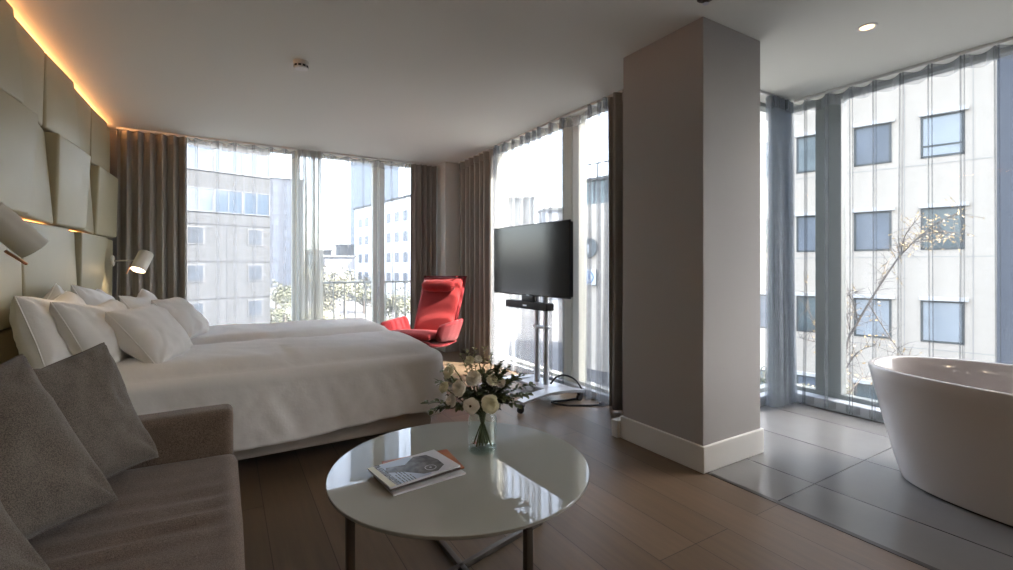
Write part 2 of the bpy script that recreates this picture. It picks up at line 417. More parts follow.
drape((-.965, 6.26), (-.36, 6.26), 'dark taupe curtain beside the padded headboard wall and far reading lamp', 6, .034, 1)
drape((2.22, 6.25), (2.60, 6.25), 'dark taupe curtain behind the red armchair on the balcony wall', 5, .034, 2)
sheer((-.35, 6.26), (.74, 6.26), 'sheer white voile over the window facing the grey office block', 6, .022, 3)
sheer((.76, 6.22), (1.05, 6.22), 'bunched sheer voile gathered at the post between balcony windows', 13, .06, 4, swag=.012, mt='sheerdense')
sheer((1.07, 6.27), (2.21, 6.27), 'sheer white voile over the balcony door with the white handle', 6, .022, 5)
drape((2.80, 5.88), (2.80, 4.95), 'dark taupe curtain beside the red armchair on the television wall', 7, .045, 6)
drape((2.77, 2.92), (2.77, 2.68), 'narrow dark taupe curtain tucked behind the grey column', 2, .04, 7)
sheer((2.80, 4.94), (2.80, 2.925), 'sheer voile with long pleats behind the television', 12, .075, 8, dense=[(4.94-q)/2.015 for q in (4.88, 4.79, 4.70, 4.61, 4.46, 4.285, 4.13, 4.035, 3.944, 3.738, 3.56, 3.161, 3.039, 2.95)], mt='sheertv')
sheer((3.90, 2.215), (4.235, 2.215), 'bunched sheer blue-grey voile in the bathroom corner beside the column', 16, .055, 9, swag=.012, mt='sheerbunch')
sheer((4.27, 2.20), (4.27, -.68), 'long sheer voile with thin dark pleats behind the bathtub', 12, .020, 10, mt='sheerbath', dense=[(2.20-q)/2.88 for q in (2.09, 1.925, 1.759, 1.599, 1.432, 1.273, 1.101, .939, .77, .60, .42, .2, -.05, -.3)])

# ------------------------------------------------------------------ headboard panels
def wall_panel(label, yt, yb, yct, ycb, y2t, y2b, z0, z1, d):
    """padded panel: left edge yt/yb, crease, right edge; d = depths (left top, left bottom, crease top, crease bottom, right top, right bottom)"""
    X = -1.02
    g = .006
    t = thing('wall_panel', label, 'wall panel', (-1.115, (yb+y2b)/2, z0), 0, 'padded panels on the headboard wall')
    ox, oy, oz = t.location
    def block(a0, a1, b0, b1):
        # a = left edge (y top, y bottom, depth top, depth bottom), b = right edge
        V = []
        for (y_t, y_b, d_t, d_b), sg in ((a0 + a1, 1), (b0 + b1, -1)):
            V.append((X+d_b-ox, y_b+sg*.002-oy, z0+g-oz)); V.append((X+d_t-ox, y_t+sg*.002-oy, z1-g-oz))
        for (y_t, y_b, d_t, d_b), sg in ((a0 + a1, 1), (b0 + b1, -1)):
            V.append((.004, y_b+sg*.002-oy, z0+g-oz)); V.append((.004, y_t+sg*.002-oy, z1-g-oz))
        F = [(0, 2, 3, 1), (4, 5, 7, 6), (0, 1, 5, 4), (2, 6, 7, 3), (1, 3, 7, 5), (0, 4, 6, 2)]
        tb = bmesh.new(); vv = [tb.verts.new(v) for v in V]
        for f in F: tb.faces.new([vv[k] for k in f])
        bmesh.ops.recalc_face_normals(tb, faces=tb.faces[:])
        bmesh.ops.bevel(tb, geom=tb.edges[:], offset=.017, segments=4, profile=.5, affect='EDGES')
        MB().add(tb).build('padding', M['panel'], t, angle=60)
    block((yt+g, yb+g), (d[0], d[1]), (yct, ycb), (d[2], d[3]))
    block((yct, ycb), (d[2]-.030, d[3]-.032), (y2t-g, y2b-g), (d[4], d[5]))
    MB().box(-.002, .003, min(yb, yt)+.05-oy, max(y2b, y2t)-.05-oy, z0+.04-oz, z1-.04-oz).build('backing_board', M['dark'], t)
    return t
R1, R2, R3, R4 = 2.618, 2.10, 1.475, .862
# top row
wall_panel('olive grey padded panel in the top row, above the near reading lamp', 2.98, 2.98, 3.57, 3.64, 4.19, 4.17, R2, R1, (.015, .015, .035, .06, .012, .005))
wall_panel('olive grey padded panel in the top row, between the near and curtain-end ones', 4.19, 4.17, 4.77, 4.84, 5.42, 5.40, R2, R1, (.010, .015, .032, .058, .012, .005))
wall_panel('olive grey padded panel in the top row next to the taupe curtain', 5.42, 5.40, 5.95, 5.9, 6.20, 6.20, R2, R1, (.010, .012, .03, .055, .015, .012))
wall_panel('olive grey padded panel in the top row nearest the sofa', 1.9, 1.9, 2.4, 2.45, 2.98, 2.98, R2, R1, (.02, .02, .028, .045, .02, .02))
# second row
wall_panel('olive grey padded panel in the second row, right above the near reading lamp', 3.02, 3.02, 3.78, 3.56, 4.22, 4.31, R3, R2, (.045, .05, .085, .10, .0, .025))
wall_panel('olive grey padded panel in the second row with a dark jutting side face', 4.22, 4.31, 4.97, 4.76, 5.40, 5.48, R3, R2, (.070, .035, .095, .105, .0, .020))
wall_panel('olive grey padded panel in the second row touching the taupe curtain', 5.40, 5.48, 6.12, 5.98, 6.20, 6.20, R3, R2, (.070, .03, .09, .10, .05, .04))
wall_panel('olive grey padded panel in the second row nearest the sofa', 1.9, 1.9, 2.6, 2.5, 3.02, 3.02, R3, R2, (.05, .05, .09, .09, .0, .03))
# third row
wall_panel('olive grey padded panel in the third row, behind the near reading lamp', 2.5, 2.5, 3.2, 3.1, 3.69, 3.74, R4, R3, (.02, .02, .06, .09, .03, .03))
wall_panel('olive grey padded panel in the third row behind the middle pillows', 3.69, 3.74, 4.47, 4.28, 4.84, 4.96, R4, R3, (.02, .04, .07, .085, .02, .02))
wall_panel('olive grey padded panel in the third row holding the far reading lamp', 4.84, 4.96, 5.72, 5.52, 6.20, 6.20, R4, R3, (.062, .03, .075, .06, .035, .03))
# bottom row
wall_panel('olive grey padded panel in the bottom row beside the sofa cushions', 1.9, 1.9, 2.6, 2.7, 3.3, 3.3, .28, R4, (.02, .02, .05, .05, .03, .03))
wall_panel('olive grey padded panel in the bottom row behind the bed pillows', 3.3, 3.3, 4.0, 4.1, 4.6, 4.6, .28, R4, (.02, .02, .04, .04, .02, .02))
wall_panel('olive grey padded panel in the bottom row beside the far bed edge', 4.6, 4.6, 5.3, 5.2, 6.20, 6.20, .28, R4, (.02, .02, .04, .04, .02, .02))
# light strips
def led(label, x0, x1, y0, y1, z0, z1, m='led'):
    t = thing('light_strip', label, 'light strip', ((x0+x1)/2, y0, z0), 0)
    MB().box(-(x1-x0)/2, (x1-x0)/2, 0, y1-y0, 0, z1-z0).build('diffuser', M[m], t)
    MB().box(-(x1-x0)/2-.004, -(x1-x0)/2-.0005, 0, y1-y0, -.002, z1-z0+.002).build('channel', M['white'], t)
led('warm light strip glowing along the ceiling above the padded wall', -1.112, -1.095, 1.9, 6.2, R1-.004, R1+.006)
led('warm light strip glowing under the padded panel above the near reading lamp', -1.05, -1.035, 3.66, 4.28, R3-.007, R3+.007, 'ledsoft')
led('warm light strip glowing under the jutting padded panel', -1.05, -1.035, 4.88, 5.46, R3-.007, R3+.007, 'ledsoft')

# ------------------------------------------------------------------ bed
bed = thing('bed', 'wide twin-mattress bed with white linen against the padded wall', 'bed', (.14, 3.9, 0))
MB().box(-1.02, 1.085, -.875, -.005, .10, .36, bev=.02, seg=3).build('bed_base', M['bedbase'], bed)
MB().box(-1.02, 1.085, .005, .88, .10, .36, bev=.02, seg=3).build('bed_base', M['bedbase'], bed)
MB().box(-1.02, 1.07, -.86, -.005, .36, .575, bev=.05, seg=3).build('mattress', M['mattress'], bed)
MB().box(-1.02, 1.07, .005, .87, .36, .575, bev=.05, seg=3).build('mattress', M['mattress'], bed)
for sx in (-.9, .95):
    for sy in (-.75, 0, .75):
        MB().lathe([(.022, 0), (.026, .02), (.03, .10)], 12, Matrix.Translation((sx, sy, 0))).build('leg', M['dark'], bed)

def duvet(label, xh, xf, yi, yo, hem_foot, hem_side, top, seed, group):
    """xh head end, xf foot end, yi inner (seam) edge, yo outer side edge"""
    sgn = 1 if yo > yi else -1
    R = .13
    per = []  # (x, y, nx, ny, kind) from inner foot corner along foot, around the corner, along side to head
    n1, n2, n3 = 36, 12, 110
    yw = abs(yo-yi)
    for i in range(n1): per.append((xf, (yw-R)*i/n1, 1, 0, 0))
    for i in range(n2):
        a = PI/2*i/n2
        per.append((xf-R+R*math.cos(a), yw-R+R*math.sin(a), math.cos(a), math.sin(a), i/n2))
    for i in range(n3+1): per.append((xf-R-(xf-R-xh)*i/n3, yw, 0, 1, 1))
    NP = len(per)
    prof = []
    NR = 44; ND = 30
    cxx, cyy = xh, 0.0
    def fn(u, v):
        i = int(round(u*(NP-1))); x, y, nx, ny, kd = per[i]
        j = int(round(v*(NR+ND-1)))
        puff = .0
        if j < NR:
            f = j/(NR)          # 0 centre .. 1 rim
            px = cxx+(x-cxx)*f; py = cyy+(y-cyy)*f
            # inset from rim
            edge = min(xf-px, yw-py)
            drop = max(0, 1-edge/.16)
            z = top - .055*drop**2.2
            ein = py/.16
            if ein < 1: z -= .075*(1-ein)**2.2
            z += .020*math.sin(PI*min(1, max(0, py/yw)))
            w = .010*fbm(px*2.4, py*3.2, .3, seed) + .007*nz(px*8+2*nz(px*2, py*2, 0, seed), py*3, .7, seed+4)
            w += .016*max(0, nz(px*1.6+py*1.2, py*.8-px*.4, 2, seed+6)) + .006*abs(nz(px*5-py*3, py*5+px*2, 1.3, seed+8)) - .010*math.exp(-((px-.35-.05*nz(py*3, 0, 0, seed))/.012)**2)
            z += w
            return Vector((px, yi+sgn*py, z))
        f = (j-NR)/(ND-1)
        hem = hem_foot+(hem_side-hem_foot)*kd
        hem += .018*nz(i*.035, 0, 0, seed) + (0.05*(1-abs((x-1.0))/.6) if (kd == 1 and x > .4) else 0)
        z0 = top-.055
        # rounded shoulder then drop
        ang = min(1, f/.22)*PI/2
        out = .055*math.sin(ang) + .03*f
        z = z0 - .055*(1-math.cos(ang)) - max(0, (f-.22)/.78)*(z0-.055-hem)
        fold = .020*f*nz(i*.09+f*.9, f*1.1, 0, seed+2) + .013*f**.6*nz(i*.22+f*2.4, f*1.8, 0, seed+5) + .012*f*math.sin(i*.13+f*1.5) + .010*f**.5*abs(nz(i*.14-f*3, f*2, 3, seed+9))
        out += fold
        px = x+nx*out; py = y+ny*out
        if py < .08: z -= .03*(1-py/.08)**2
        return Vector((px, yi+sgn*py, z))
    mb = MB(); mb.grid(fn, NP, NR+ND)
    t = thing('duvet', label, 'duvet', ((xh+xf)/2, (yi+yo)/2, .6), 0, group)
    lo = t.location.copy()
    bmesh.ops.translate(mb.bm, vec=-lo, verts=mb.bm.verts[:])
    o = mb.build('duvet_cover', M['linen'], t, angle=180, weld=True)
    s = o.modifiers.new('s', 'SOLIDIFY'); s.thickness = .02; s.offset = -1
    return t
duvet('white duvet over the bed half nearest the sofa, hanging low at the side', -.88, 1.265, 3.905, 2.985, .27, .205, .665, 11, 'white duvets on the bed')
duvet('white duvet over the bed half nearest the balcony windows', -.88, 1.25, 3.915, 4.82, .30, .30, .678, 12, 'white duvets on the bed')

def cushion_mesh(mb, w, h, t, seed, n=44, pinch=.10, wr=.02, puffk=.42, sag=0.0):
    def side(sg):
        def fn(a, b):
            u = 2*a-1; v = 2*b-1
            # denser to rim
            u = math.copysign(1-(1-abs(u))**1.5, u); v = math.copysign(1-(1-abs(v))**1.5, v)
            x = w/2*u*(1-pinch*(1-v*v)*u*u); y = h/2*v*(1-pinch*(1-u*u)*v*v)
            k = max(0, (1-u*u))**puffk * max(0, (1-v*v))**puffk
            z = sg*t/2*k
            q = k**.5
            z += wr*q*fbm(x*5, y*5, sg*.6, seed)*.9 + wr*.55*q*abs(nz(x*11+3*nz(x*4, y*4, 0, seed), y*7, sg, seed+9))
            # creases radiating from the corners
            cr = math.sin(8*math.atan2(v-math.copysign(1, v), u-math.copysign(1, u)))*max(0, 1-1.1*math.hypot(abs(u)-1, abs(v)-1))
            z += wr*.45*cr*q
            x += wr*.6*nz(x*3, y*3, 4, seed)*(abs(v)); y += wr*.8*nz(x*4, y*3, 8, seed)
            if sag: y -= sag*(1-abs(u))**1.2*(1 if v > 0 else 0)*v*v
            return Vector((x, y, z))
        return fn
    mb.grid(side(1), n, n); mb.grid(side(-1), n, n)

def pillow(name, label, cat, c, az, el, roll, w, h, t, m, seed, group, pinch=.10, wr=.02, piping=None, sag=0.0, puffk=.42):
    """face normal at azimuth az (deg, from +x ccw), tilted up by el; roll about the normal"""
    a = math.radians(az); e = math.radians(el)
    n = Vector((math.cos(a)*math.cos(e), math.sin(a)*math.cos(e), math.sin(e)))
    r = Vector((-math.sin(a), math.cos(a), 0)); u = n.cross(r)
    Mx = Matrix((r, u, n)).transposed().to_4x4() @ Matrix.Rotation(math.radians(roll), 4, 'Z')
    o = thing(name, label, cat, c, 0, group)
    mb = MB(); cushion_mesh(mb, w, h, t, seed, pinch=pinch, wr=wr, sag=sag, puffk=puffk)
    bmesh.ops.transform(mb.bm, matrix=Mx, verts=mb.bm.verts[:])
    mb.build('pillow_cover' if cat == 'pillow' else 'cushion_cover', m, o, angle=180, weld=True)
    # seam cord around the rim
    pts = []
    for k in range(0, 161):
        s = (k % 160)/40; q = int(s); f = s-q; f = 2*f-1
        u_, v_ = [(f, -1), (1, f), (-f, 1), (-1, -f)][q]
        u_ = max(-1, min(1, u_)); v_ = max(-1, min(1, v_))
        x = w/2*u_*(1-pinch*(1-v_*v_)*u_*u_); y = h/2*v_*(1-pinch*(1-u_*u_)*v_*v_)
        xx = x + wr*.6*nz(x*3, y*3, 4, seed)*abs(v_); yy = y + wr*.8*nz(xx*4, y*3, 8, seed)
        if sag and v_ > 0: yy -= sag*(1-abs(u_))**1.2*v_*v_
        pts.append((xx, yy, 0))
    MB().tube(pts, .0035, 6, cap=False).add_done(Mx).build('seam', m, o, angle=180)
    return o
def _ad(self, Mx):
    bmesh.ops.transform(self.bm, matrix=Mx, verts=self.bm.verts[:]); return self
MB.add_done = _ad

PG = 'white pillows on the bed'
pillow('pillow', 'large white pillow against the headboard, nearest the sofa', 'pillow', (-.75, 3.34, .845), -5, 17, 0, .60, .44, .23, M['linen2'], 21, PG, sag=.05, puffk=.36, pinch=.06, wr=.03)
pillow('pillow', 'white pillow against the headboard, behind the one nearest the sofa', 'pillow', (-.85, 3.70, .85), 0, 15, 4, .62, .44, .16, M['linen2'], 22, PG, sag=.05, pinch=.08)
pillow('pillow', 'white pillow leaning on the headboard under the far reading lamp', 'pillow', (-.77, 4.43, .85), 0, 25, -5, .62, .44, .18, M['linen2'], 23, PG, sag=.04, pinch=.08)
pillow('pillow', 'medium white pillow in the front row, leaning on the largest one', 'pillow', (-.575, 3.35, .825), -12, 25, 0, .58, .41, .20, M['linen2'], 24, PG, sag=.04, puffk=.38, pinch=.07, wr=.03)
pillow('pillow', 'plump white pillow at the very front of the pile, nearest the foot', 'pillow', (-.355, 3.37, .792), -14, 38, -2, .48, .39, .21, M['linen2'], 25, PG, puffk=.36, pinch=.07, wr=.03)
pillow('pillow', 'white pillow with an upright corner in the far row, behind the frontmost far one', 'pillow', (-.46, 4.25, .835), -6, 33, 2, .60, .42, .17, M['linen2'], 26, PG, sag=.03, pinch=.08)
pillow('pillow', 'plump white pillow on the bed half by the window, frontmost there', 'pillow', (-.27, 4.12, .815), -10, 38, -3, .44, .36, .19, M['linen2'], 27, PG, puffk=.36, pinch=.07, wr=.03)

# ------------------------------------------------------------------ sofa
sofa = thing('sofa', 'grey-brown tweed sofa with a low arm, at the foot of the padded wall', 'sofa', (-.5, 1.2, 0))
def S(x, y): return x+.5, y-1.2
def soft_box(mb, x0, x1, y0, y1, z0, z1, bev=.035, wr=.006, seed=0, seat=False):
    t = bmesh.new(); bmesh.ops.create_cube(t, size=1)
    for v in t.verts: v.co = Vector(((x0+x1)/2+v.co.x*(x1-x0), (y0+y1)/2+v.co.y*(y1-y0), (z0+z1)/2+v.co.z*(z1-z0)))
    bmesh.ops.bevel(t, geom=t.edges[:], offset=bev, segments=4, profile=.6, affect='EDGES')
    bmesh.ops.subdivide_edges(t, edges=[e for e in t.edges if e.calc_length() > .12], cuts=(60 if seat else 18), use_grid_fill=True)
    for v in t.verts:
        k = fbm(v.co.x*3, v.co.y*3, v.co.z*3, seed)*wr
        v.co += Vector((k*.5, k*.5, k))
        if seat and v.co.z > z1-.05:
            yy = v.co.y; xx = v.co.x
            band = math.exp(-((yy-.40)/.30)**2)
            ex = max(0.0, min(1, (xx+.25)/.3))*max(0.0, min(1, (.53-xx)/.06))
            # long shallow creases across the seat
            ph = 62*(yy + .07*xx + .018*nz(xx*2, yy*2, 0, 5))
            v.co.z += .020*band*ex*(1-1.6*abs(math.sin(ph*.5)))*(0.6+.6*nz(xx*2.2, yy*9, 3, 5)) - .008*band*ex
            v.co.z += .012*math.cos(max(-1, min(1, (xx-.05)/.5))*PI/2)
    return mb.add(t)
soft_box(MB(), .5-.98, .5+.02, -1.25, 1.01, .10, .30, .02).build('sofa_base', M['sofa'], sofa)
mb = MB(); soft_box(mb, .5-.78, .5+.045, -1.05, 1.005, .29, .445, .045, .005, 3, True); mb.build('seat_cushion', M['sofa'], sofa, angle=180)
mb = MB(); soft_box(mb, .5-.98, .5+.03, 1.02, 1.15, .10, .612, .035, .004, 4); mb.build('arm', M['sofa'], sofa, angle=180)
mb = MB(); soft_box(mb, .5-.98, .5+.03, -1.40, -1.26, .10, .625, .035, .004, 4); mb.build('arm', M['sofa'], sofa, angle=180)
mb = MB(); soft_box(mb, .5-.99, .5-.92, -1.25, 1.01, .30, .68, .04, .006, 6); mb.build('backrest', M['sofa'], sofa, angle=180)
for x in (-.42, .42):
    for y in (-1.3, 1.05): MB().lathe([(.018, 0), (.022, .1)], 12, Matrix.Translation((x, y, 0))).build('leg', M['dark'], sofa)
CG = 'grey tweed cushions on the sofa'
pillow('cushion', 'grey tweed cushion farthest along the sofa, leaning by its low arm', 'cushion', (-.461, 2.046, .685), -40, 26, 2.5, .50, .49, .18, M['cushion'], 31, CG, pinch=.085, wr=.026, puffk=.42, sag=.045)
pillow('cushion', 'large grey tweed cushion in the middle of the sofa, in front of the arm-side one', 'cushion', (-.56, 1.692, .695), -39.5, 33, 5, .52, .52, .20, M['cushion'], 32, CG, pinch=.085, wr=.026, puffk=.42, sag=.03)
pillow('cushion', 'grey tweed cushion nearest the camera, mostly cut off with one corner showing', 'cushion', (-.628, 1.415, .66), -40, 36, 0, .50, .50, .17, M['cushion'], 33, CG, pinch=.085, wr=.024, puffk=.42)

# ------------------------------------------------------------------ coffee table
TC = (.80, 1.67); TZ = .42; TR = .50
tb = thing('coffee_table', 'round coffee table with a glossy pale glass top and bronze legs', 'table', (TC[0], TC[1], 0))
MB().lathe([(.0, TZ-.012), (TR-.002, TZ-.012), (TR, TZ-.010), (TR, TZ-.002), (TR-.002, TZ), (.0, TZ)], 96).build('tabletop', M['tabletop'], tb, angle=30)
LR = .462
legs_a = [math.radians(a) for a in (-89, 13, 91, 193)]
for a in legs_a:
    Mx = Matrix.Rotation(a, 4, 'Z')
    MB().box(LR-.012, LR+.012, -.012, .012, 0, TZ-.036, bev=.002, M=Mx).build('leg', M['bronze'], tb)
for a in legs_a[:2]:
    Mx = Matrix.Rotation(a, 4, 'Z')
    MB().box(-LR, LR, -.0115, .0115, .0, .022, bev=.002, M=Mx).build('stretcher', M['bronze'], tb)
    MB().box(-LR-.011, LR+.011, -.011, .011, TZ-.036, TZ-.0125, bev=.002, M=Mx).build('top_rail', M['bronze'], tb)

# ------------------------------------------------------------------ magazines
M['mag_white'] = mat('magazine paper', (.62, .62, .66, 1), .35)
M['mag_photo'] = mat('grey photo print', (.006, .006, .006, 1), .3, col2=(.16, .155, .15, 1), vscale=38)
M['mag_sky'] = mat('sky print', (.50, .58, .70, 1), .25)
M['mag_black'] = mat('black print', (.02, .02, .022, 1), .3)
M['mag_cream'] = mat('cream spine', (.62, .58, .40, 1), .35)
M['mag_orange'] = mat('orange cover', (.50, .20, .05, 1), .35, col2=(.34, .08, .05, 1), vscale=9)
M['mag_brown'] = mat('dark cover', (.10, .08, .07, 1), .3)
def magazine(label, c, rot, w, l, h, z, cover, group):
    t = thing('magazine', label, 'magazine', (c[0], c[1], z), math.radians(rot), group)
    MB().box(-l/2+.002, l/2-.002, -w/2+.002, w/2-.002, .0008, h-.0012, bev=.0008, seg=1).build('pages', M['mag_white'], t)
    MB().box(-l/2, l/2, -w/2, w/2, h-.0012, h, bev=.0004, seg=1).box(-l/2, l/2, -w/2, w/2, 0, .0008).box(-l/2, l/2, -w/2-.001, -w/2+.001, 0, h).build('cover', cover, t)
    return t
MAGS = 'magazines stacked on the coffee table'
z = TZ
magazine('magazine with white back cover, lowest in the stack', (.622, 1.662), 5, .20, .285, .006, z, M['mag_white'], MAGS); z += .0062
magazine('orange and brown magazine sticking out towards the vase', (.655, 1.715), -4, .195, .27, .006, z, M['mag_orange'], MAGS); z += .0062
magazine('dark-covered magazine second from the top', (.612, 1.679), 7, .195, .28, .006, z, M['mag_brown'], MAGS); z += .0062
top = magazine('top magazine with a black-and-white car photo and pale spine strip', (.609, 1.681), 8, .195, .285, .006, z, M['mag_white'], MAGS)
def flat(parent, name, m, poly, z0=.0060, th=.0004):
    return MB().prism(poly, z0, z0+th).build(name, m, parent, smooth=False)
def flat(parent, name, m, poly, z0=.0060, th=.0004):
    return MB().prism([(x*.98, y*.9) for x, y in poly], z0, z0+th).build(name, m, parent, smooth=False)
flat(top, 'spine_strip', M['mag_cream'], [(-.145, -.107), (-.122, -.107), (-.122, .107), (-.145, .107)])
flat(top, 'sky_print', M['mag_sky'], [(-.112, -.104), (.02, -.104), (.07, -.02), (.02, .104), (-.112, .104)])
flat(top, 'car_print', M['mag_photo'], [(-.05, -.02), (.0, -.085), (.055, -.095), (.10, -.06), (.105, .0), (.09, .075), (.04, .092), (-.02, .04), (-.09, .06), (-.105, .02)], .0064)
def ring(r0, r1, cx, cy, n=24):
    return cx, cy, r0, r1, n
wb = MB(); wb.lathe([(.019, .0068), (.022, .0068), (.022, .0072), (.019, .0072)], 24, Matrix.Translation((.045, -.045, 0)), cap=False)
wb.lathe([(.0, .0068), (.005, .0068), (.005, .0072), (0, .0072)], 16, Matrix.Translation((.045, -.045, 0)))
wb.build('wheel_print', M['mag_white'], top)
# dark blocks of cover type beside the spine: bold heading letters run along the edge
r_ = random.Random(3)
lb = MB(); y = -.095
while y < .09:
    w_ = r_.uniform(.010, .017)
    lb.box(-.118, -.098, y, y+.003, .0064, .0069); lb.box(-.118, -.098, y+w_-.003, y+w_, .0064, .0069)
    xx = r_.choice((-.118, -.110, -.101)); lb.box(xx, xx+.003, y, y+w_, .0064, .0069)
    y += w_+.005
lb.build('heading_letters', M['mag_black'], top, smooth=False)
lb = MB()
for k in range(5):
    x0 = -.088+k*.011
    y = -.095
    for q in range(r_.randint(2, 4)):
        w_ = r_.uniform(.012, .03); lb.box(x0, x0+.0035, y, y+w_, .0064, .0068); y += w_+.005
lb.build('small_print', M['mag_black'], top, smooth=False)

# ------------------------------------------------------------------ vase and bouquet
VC = (.932, 1.738)
M['vase'] = None
def real_glass(name, col, ior=1.45):
    m, nt, b = new_mat(name)
    b.inputs['Base Color'].default_value = col; b.inputs['Roughness'].default_value = .0
    b.inputs['Transmission Weight'].default_value = 1; b.inputs['IOR'].default_value = ior
    return m
M['vase'] = glass_mat('vase glass', (.955, .985, .975, 1), 1)
M['vasebase'] = glass_mat('thick vase glass', (.90, .97, .955, 1), 1)
M['water'] = real_glass('vase water', (.93, .97, .94, 1), 1.33)
vz = thing('vase', 'clear glass jar vase holding the white flowers on the coffee table', 'vase', (VC[0], VC[1], TZ))
ro, hh = .061, .178
MB().lathe([(ro-.008, .012), (ro, .02), (ro+.001, .05), (ro+.001, .135), (ro-.002, .146), (ro-.013, .157), (ro-.015, .165), (ro-.010, hh-.004), (ro-.011, hh), (ro-.014, hh-.003), (ro-.0185, .165), (ro-.017, .156), (ro-.006, .144), (ro-.003, .134), (ro-.003, .05), (ro-.004, .022)], 40, cap=False).build('jar', M['vase'], vz, angle=180)
MB().lathe([(0, 0), (ro-.006, 0), (ro, .006), (ro, .018), (ro-.006, .022), (0, .016)], 40).build('thick_base', M['vasebase'], vz, angle=60)
bq = thing('flower_bouquet', 'loose bouquet of white ranunculus, cream blooms and olive sprigs in the jar', 'flowers', (VC[0], VC[1], TZ+.024))
def W(p): return Vector(p) - Vector((VC[0], VC[1], TZ+.024))
# pixel-measured head positions relative to vase axis: right vector / up
CR = Vector((math.cos(YAW), -math.sin(YAW), 0)); CF = Vector((math.sin(YAW), math.cos(YAW), 0))
def hp(r, up, f): return CR*r + CF*f + Vector((0, 0, up))
def basis(n):
    n = n.normalized(); a = n.orthogonal().normalized(); b = n.cross(a)
    return Matrix((a, b, n)).transposed().to_4x4()
def petal(mb, M_, r, wdt, lift, curl, seed):
    def fn(a, b):
        u = 2*a-1
        rr = r*b*(1+.10*nz(u*2.5, seed*1.7, 0, seed))
        wv = wdt*math.sin(min(1, b*1.15+.06)*PI*.62)
        x = u*wv; y = rr*(1-.12*u*u)
        zz = lift*r*b**1.5 + curl*u*u*wv - .12*r*b*b + .16*r*b*nz(u*2.2, b*3, seed*.7, seed)
        return Vector((x, y, zz))
    mb.grid(fn, 7, 7, M=M_)
def flower(c, n, R, m, layers, seed, core=None, openk=1.0):
    B = Matrix.Translation(c) @ basis(n)
    mb = MB(); r = random.Random(seed)
    for L in range(layers):
        k = L/max(1, layers-1)
        cnt = int(5+4*k); rad = R*(.30+.70*k); lift = (1.9*(1-k)**1.2+.10)*openk
        for i in range(cnt):
            a = 2*PI*(i+.5*(L % 2)+r.uniform(-.15, .15))/cnt
            T = B @ Matrix.Translation((0, 0, -.18*R*k)) @ Matrix.Rotation(a, 4, 'Z') @ Matrix.Translation((0, R*.08*k, 0))
            petal(mb, T @ Matrix.Rotation(r.uniform(-.16, .16), 4, 'X'), rad*r.uniform(.88, 1.1), rad*.46, lift*r.uniform(.85, 1.15), .25*(1-k)+.18, seed+i+L*7)
    o = mb.build('bloom', m, bq, angle=180)
    if core: MB().sphere((0, 0, R*.16), R*.17, M=B, sc=(1, 1, .8)).build('flower_centre', core, o)
    return o
def stem(p1, p0=None, r=.0022, bend=.02, name='stem', m=None):
    p0 = p0 or Vector((0, 0, .12)); mid = (p0+p1)/2 + Vector((rnd.uniform(-bend, bend), rnd.uniform(-bend, bend), .01))
    pts = [(p0*(1-t)**2 + mid*2*t*(1-t) + p1*t*t) for t in [i/8 for i in range(9)]]
    return MB().tube(pts, r, 6).build(name, m or M['stem'], bq)
toward = -CF
blooms = [  # r, up, f, R, material, layers, normal offset(right, up), core
    (-.042, .185, -.075, .036, M['petal'], 5, (-.1, .15), M['core'], .45),
    (.033, .190, -.070, .042, M['petalcream'], 6, (.15, .25), None, 1.0),
    (-.092, .250, -.045, .036, M['petal'], 6, (-.35, .35), None, 1.0),
    (-.035, .285, -.015, .038, M['petal'], 6, (-.1, .75), None, 1.0),
    (-.125, .190, -.02, .030, M['petal'], 5, (-.7, .2), None, .9),
    (-.140, .300, .02, .030, M['petalcream'], 4, (-.6, .7), None, .9),
    (.040, .270, .01, .028, M['petalcream'], 4, (.3, .7), None, 1.0),
    (-.155, .245, -.01, .026, M['petalcream'], 4, (-.7, .5), None, 1.1),
    (.075, .255, .03, .026, M['petal'], 4, (.5, .6), None, 1.0),
    (-.055, .345, .045, .024, M['petalcream'], 4, (-.2, .9), None, 1.2),
    (-.020, .350, .05, .020, M['petal'], 4, (.1, .9), None, 1.3),
]
for i, (r, u, f, R, m, ly, nn, core, ok) in enumerate(blooms):
    c = hp(r*1.04, u+.008, f-.022); n = toward*.8 + CR*nn[0] + Vector((0, 0, nn[1]))
    R *= .86
    flower(c, n, R, m, ly, 40+i, core, ok)
    stem(c-n.normalized()*R*.25)
def leaf(mb, p, d, n, L, w):
    d = d.normalized(); s = d.cross(n).normalized(); n2 = s.cross(d)
    def fn(a, b):
        u = 2*a-1; k = math.sin(PI*min(1, b*.96+.04))**.8
        return p + d*L*b + s*u*w*k + n2*(abs(u)*w*.35*k - .18*L*b*b)
    mb.grid(fn, 3, 6)
def sprig(tip, base, n, L, w, seed, m, name='sprig'):
    r = random.Random(seed)
    mid = (base+tip)/2 + Vector((r.uniform(-.02, .02), r.uniform(-.02, .02), .035))
    P = lambda t: base*(1-t)**2 + mid*2*t*(1-t) + tip*t*t
    so = MB().tube([P(i/10) for i in range(11)], lambda t: .0018*(1-.5*t), 5).build('sprig_stem' if name == 'sprig' else 'bud_stem', M['stem'], bq)
    mb = MB()
    for i in range(n):
        t = .28+.72*i/(n-1); p = P(t); d = (P(min(1, t+.03))-P(t-.03)).normalized()
        side = d.cross(Vector((r.uniform(-.4, .4), r.uniform(-.4, .4), 1))).normalized()*(1 if i % 2 else -1)
        leaf(mb, p, d*.75+side+Vector((r.uniform(-.3, .3), r.uniform(-.3, .3), r.uniform(-.2, .4))), Vector((r.uniform(-.5, .5), r.uniform(-.5, .5), 1)), L*r.uniform(.7, 1.15), w*r.uniform(.8, 1.1))
    mb.build('leaves' if name == 'sprig' else 'buds', m, so, angle=180)
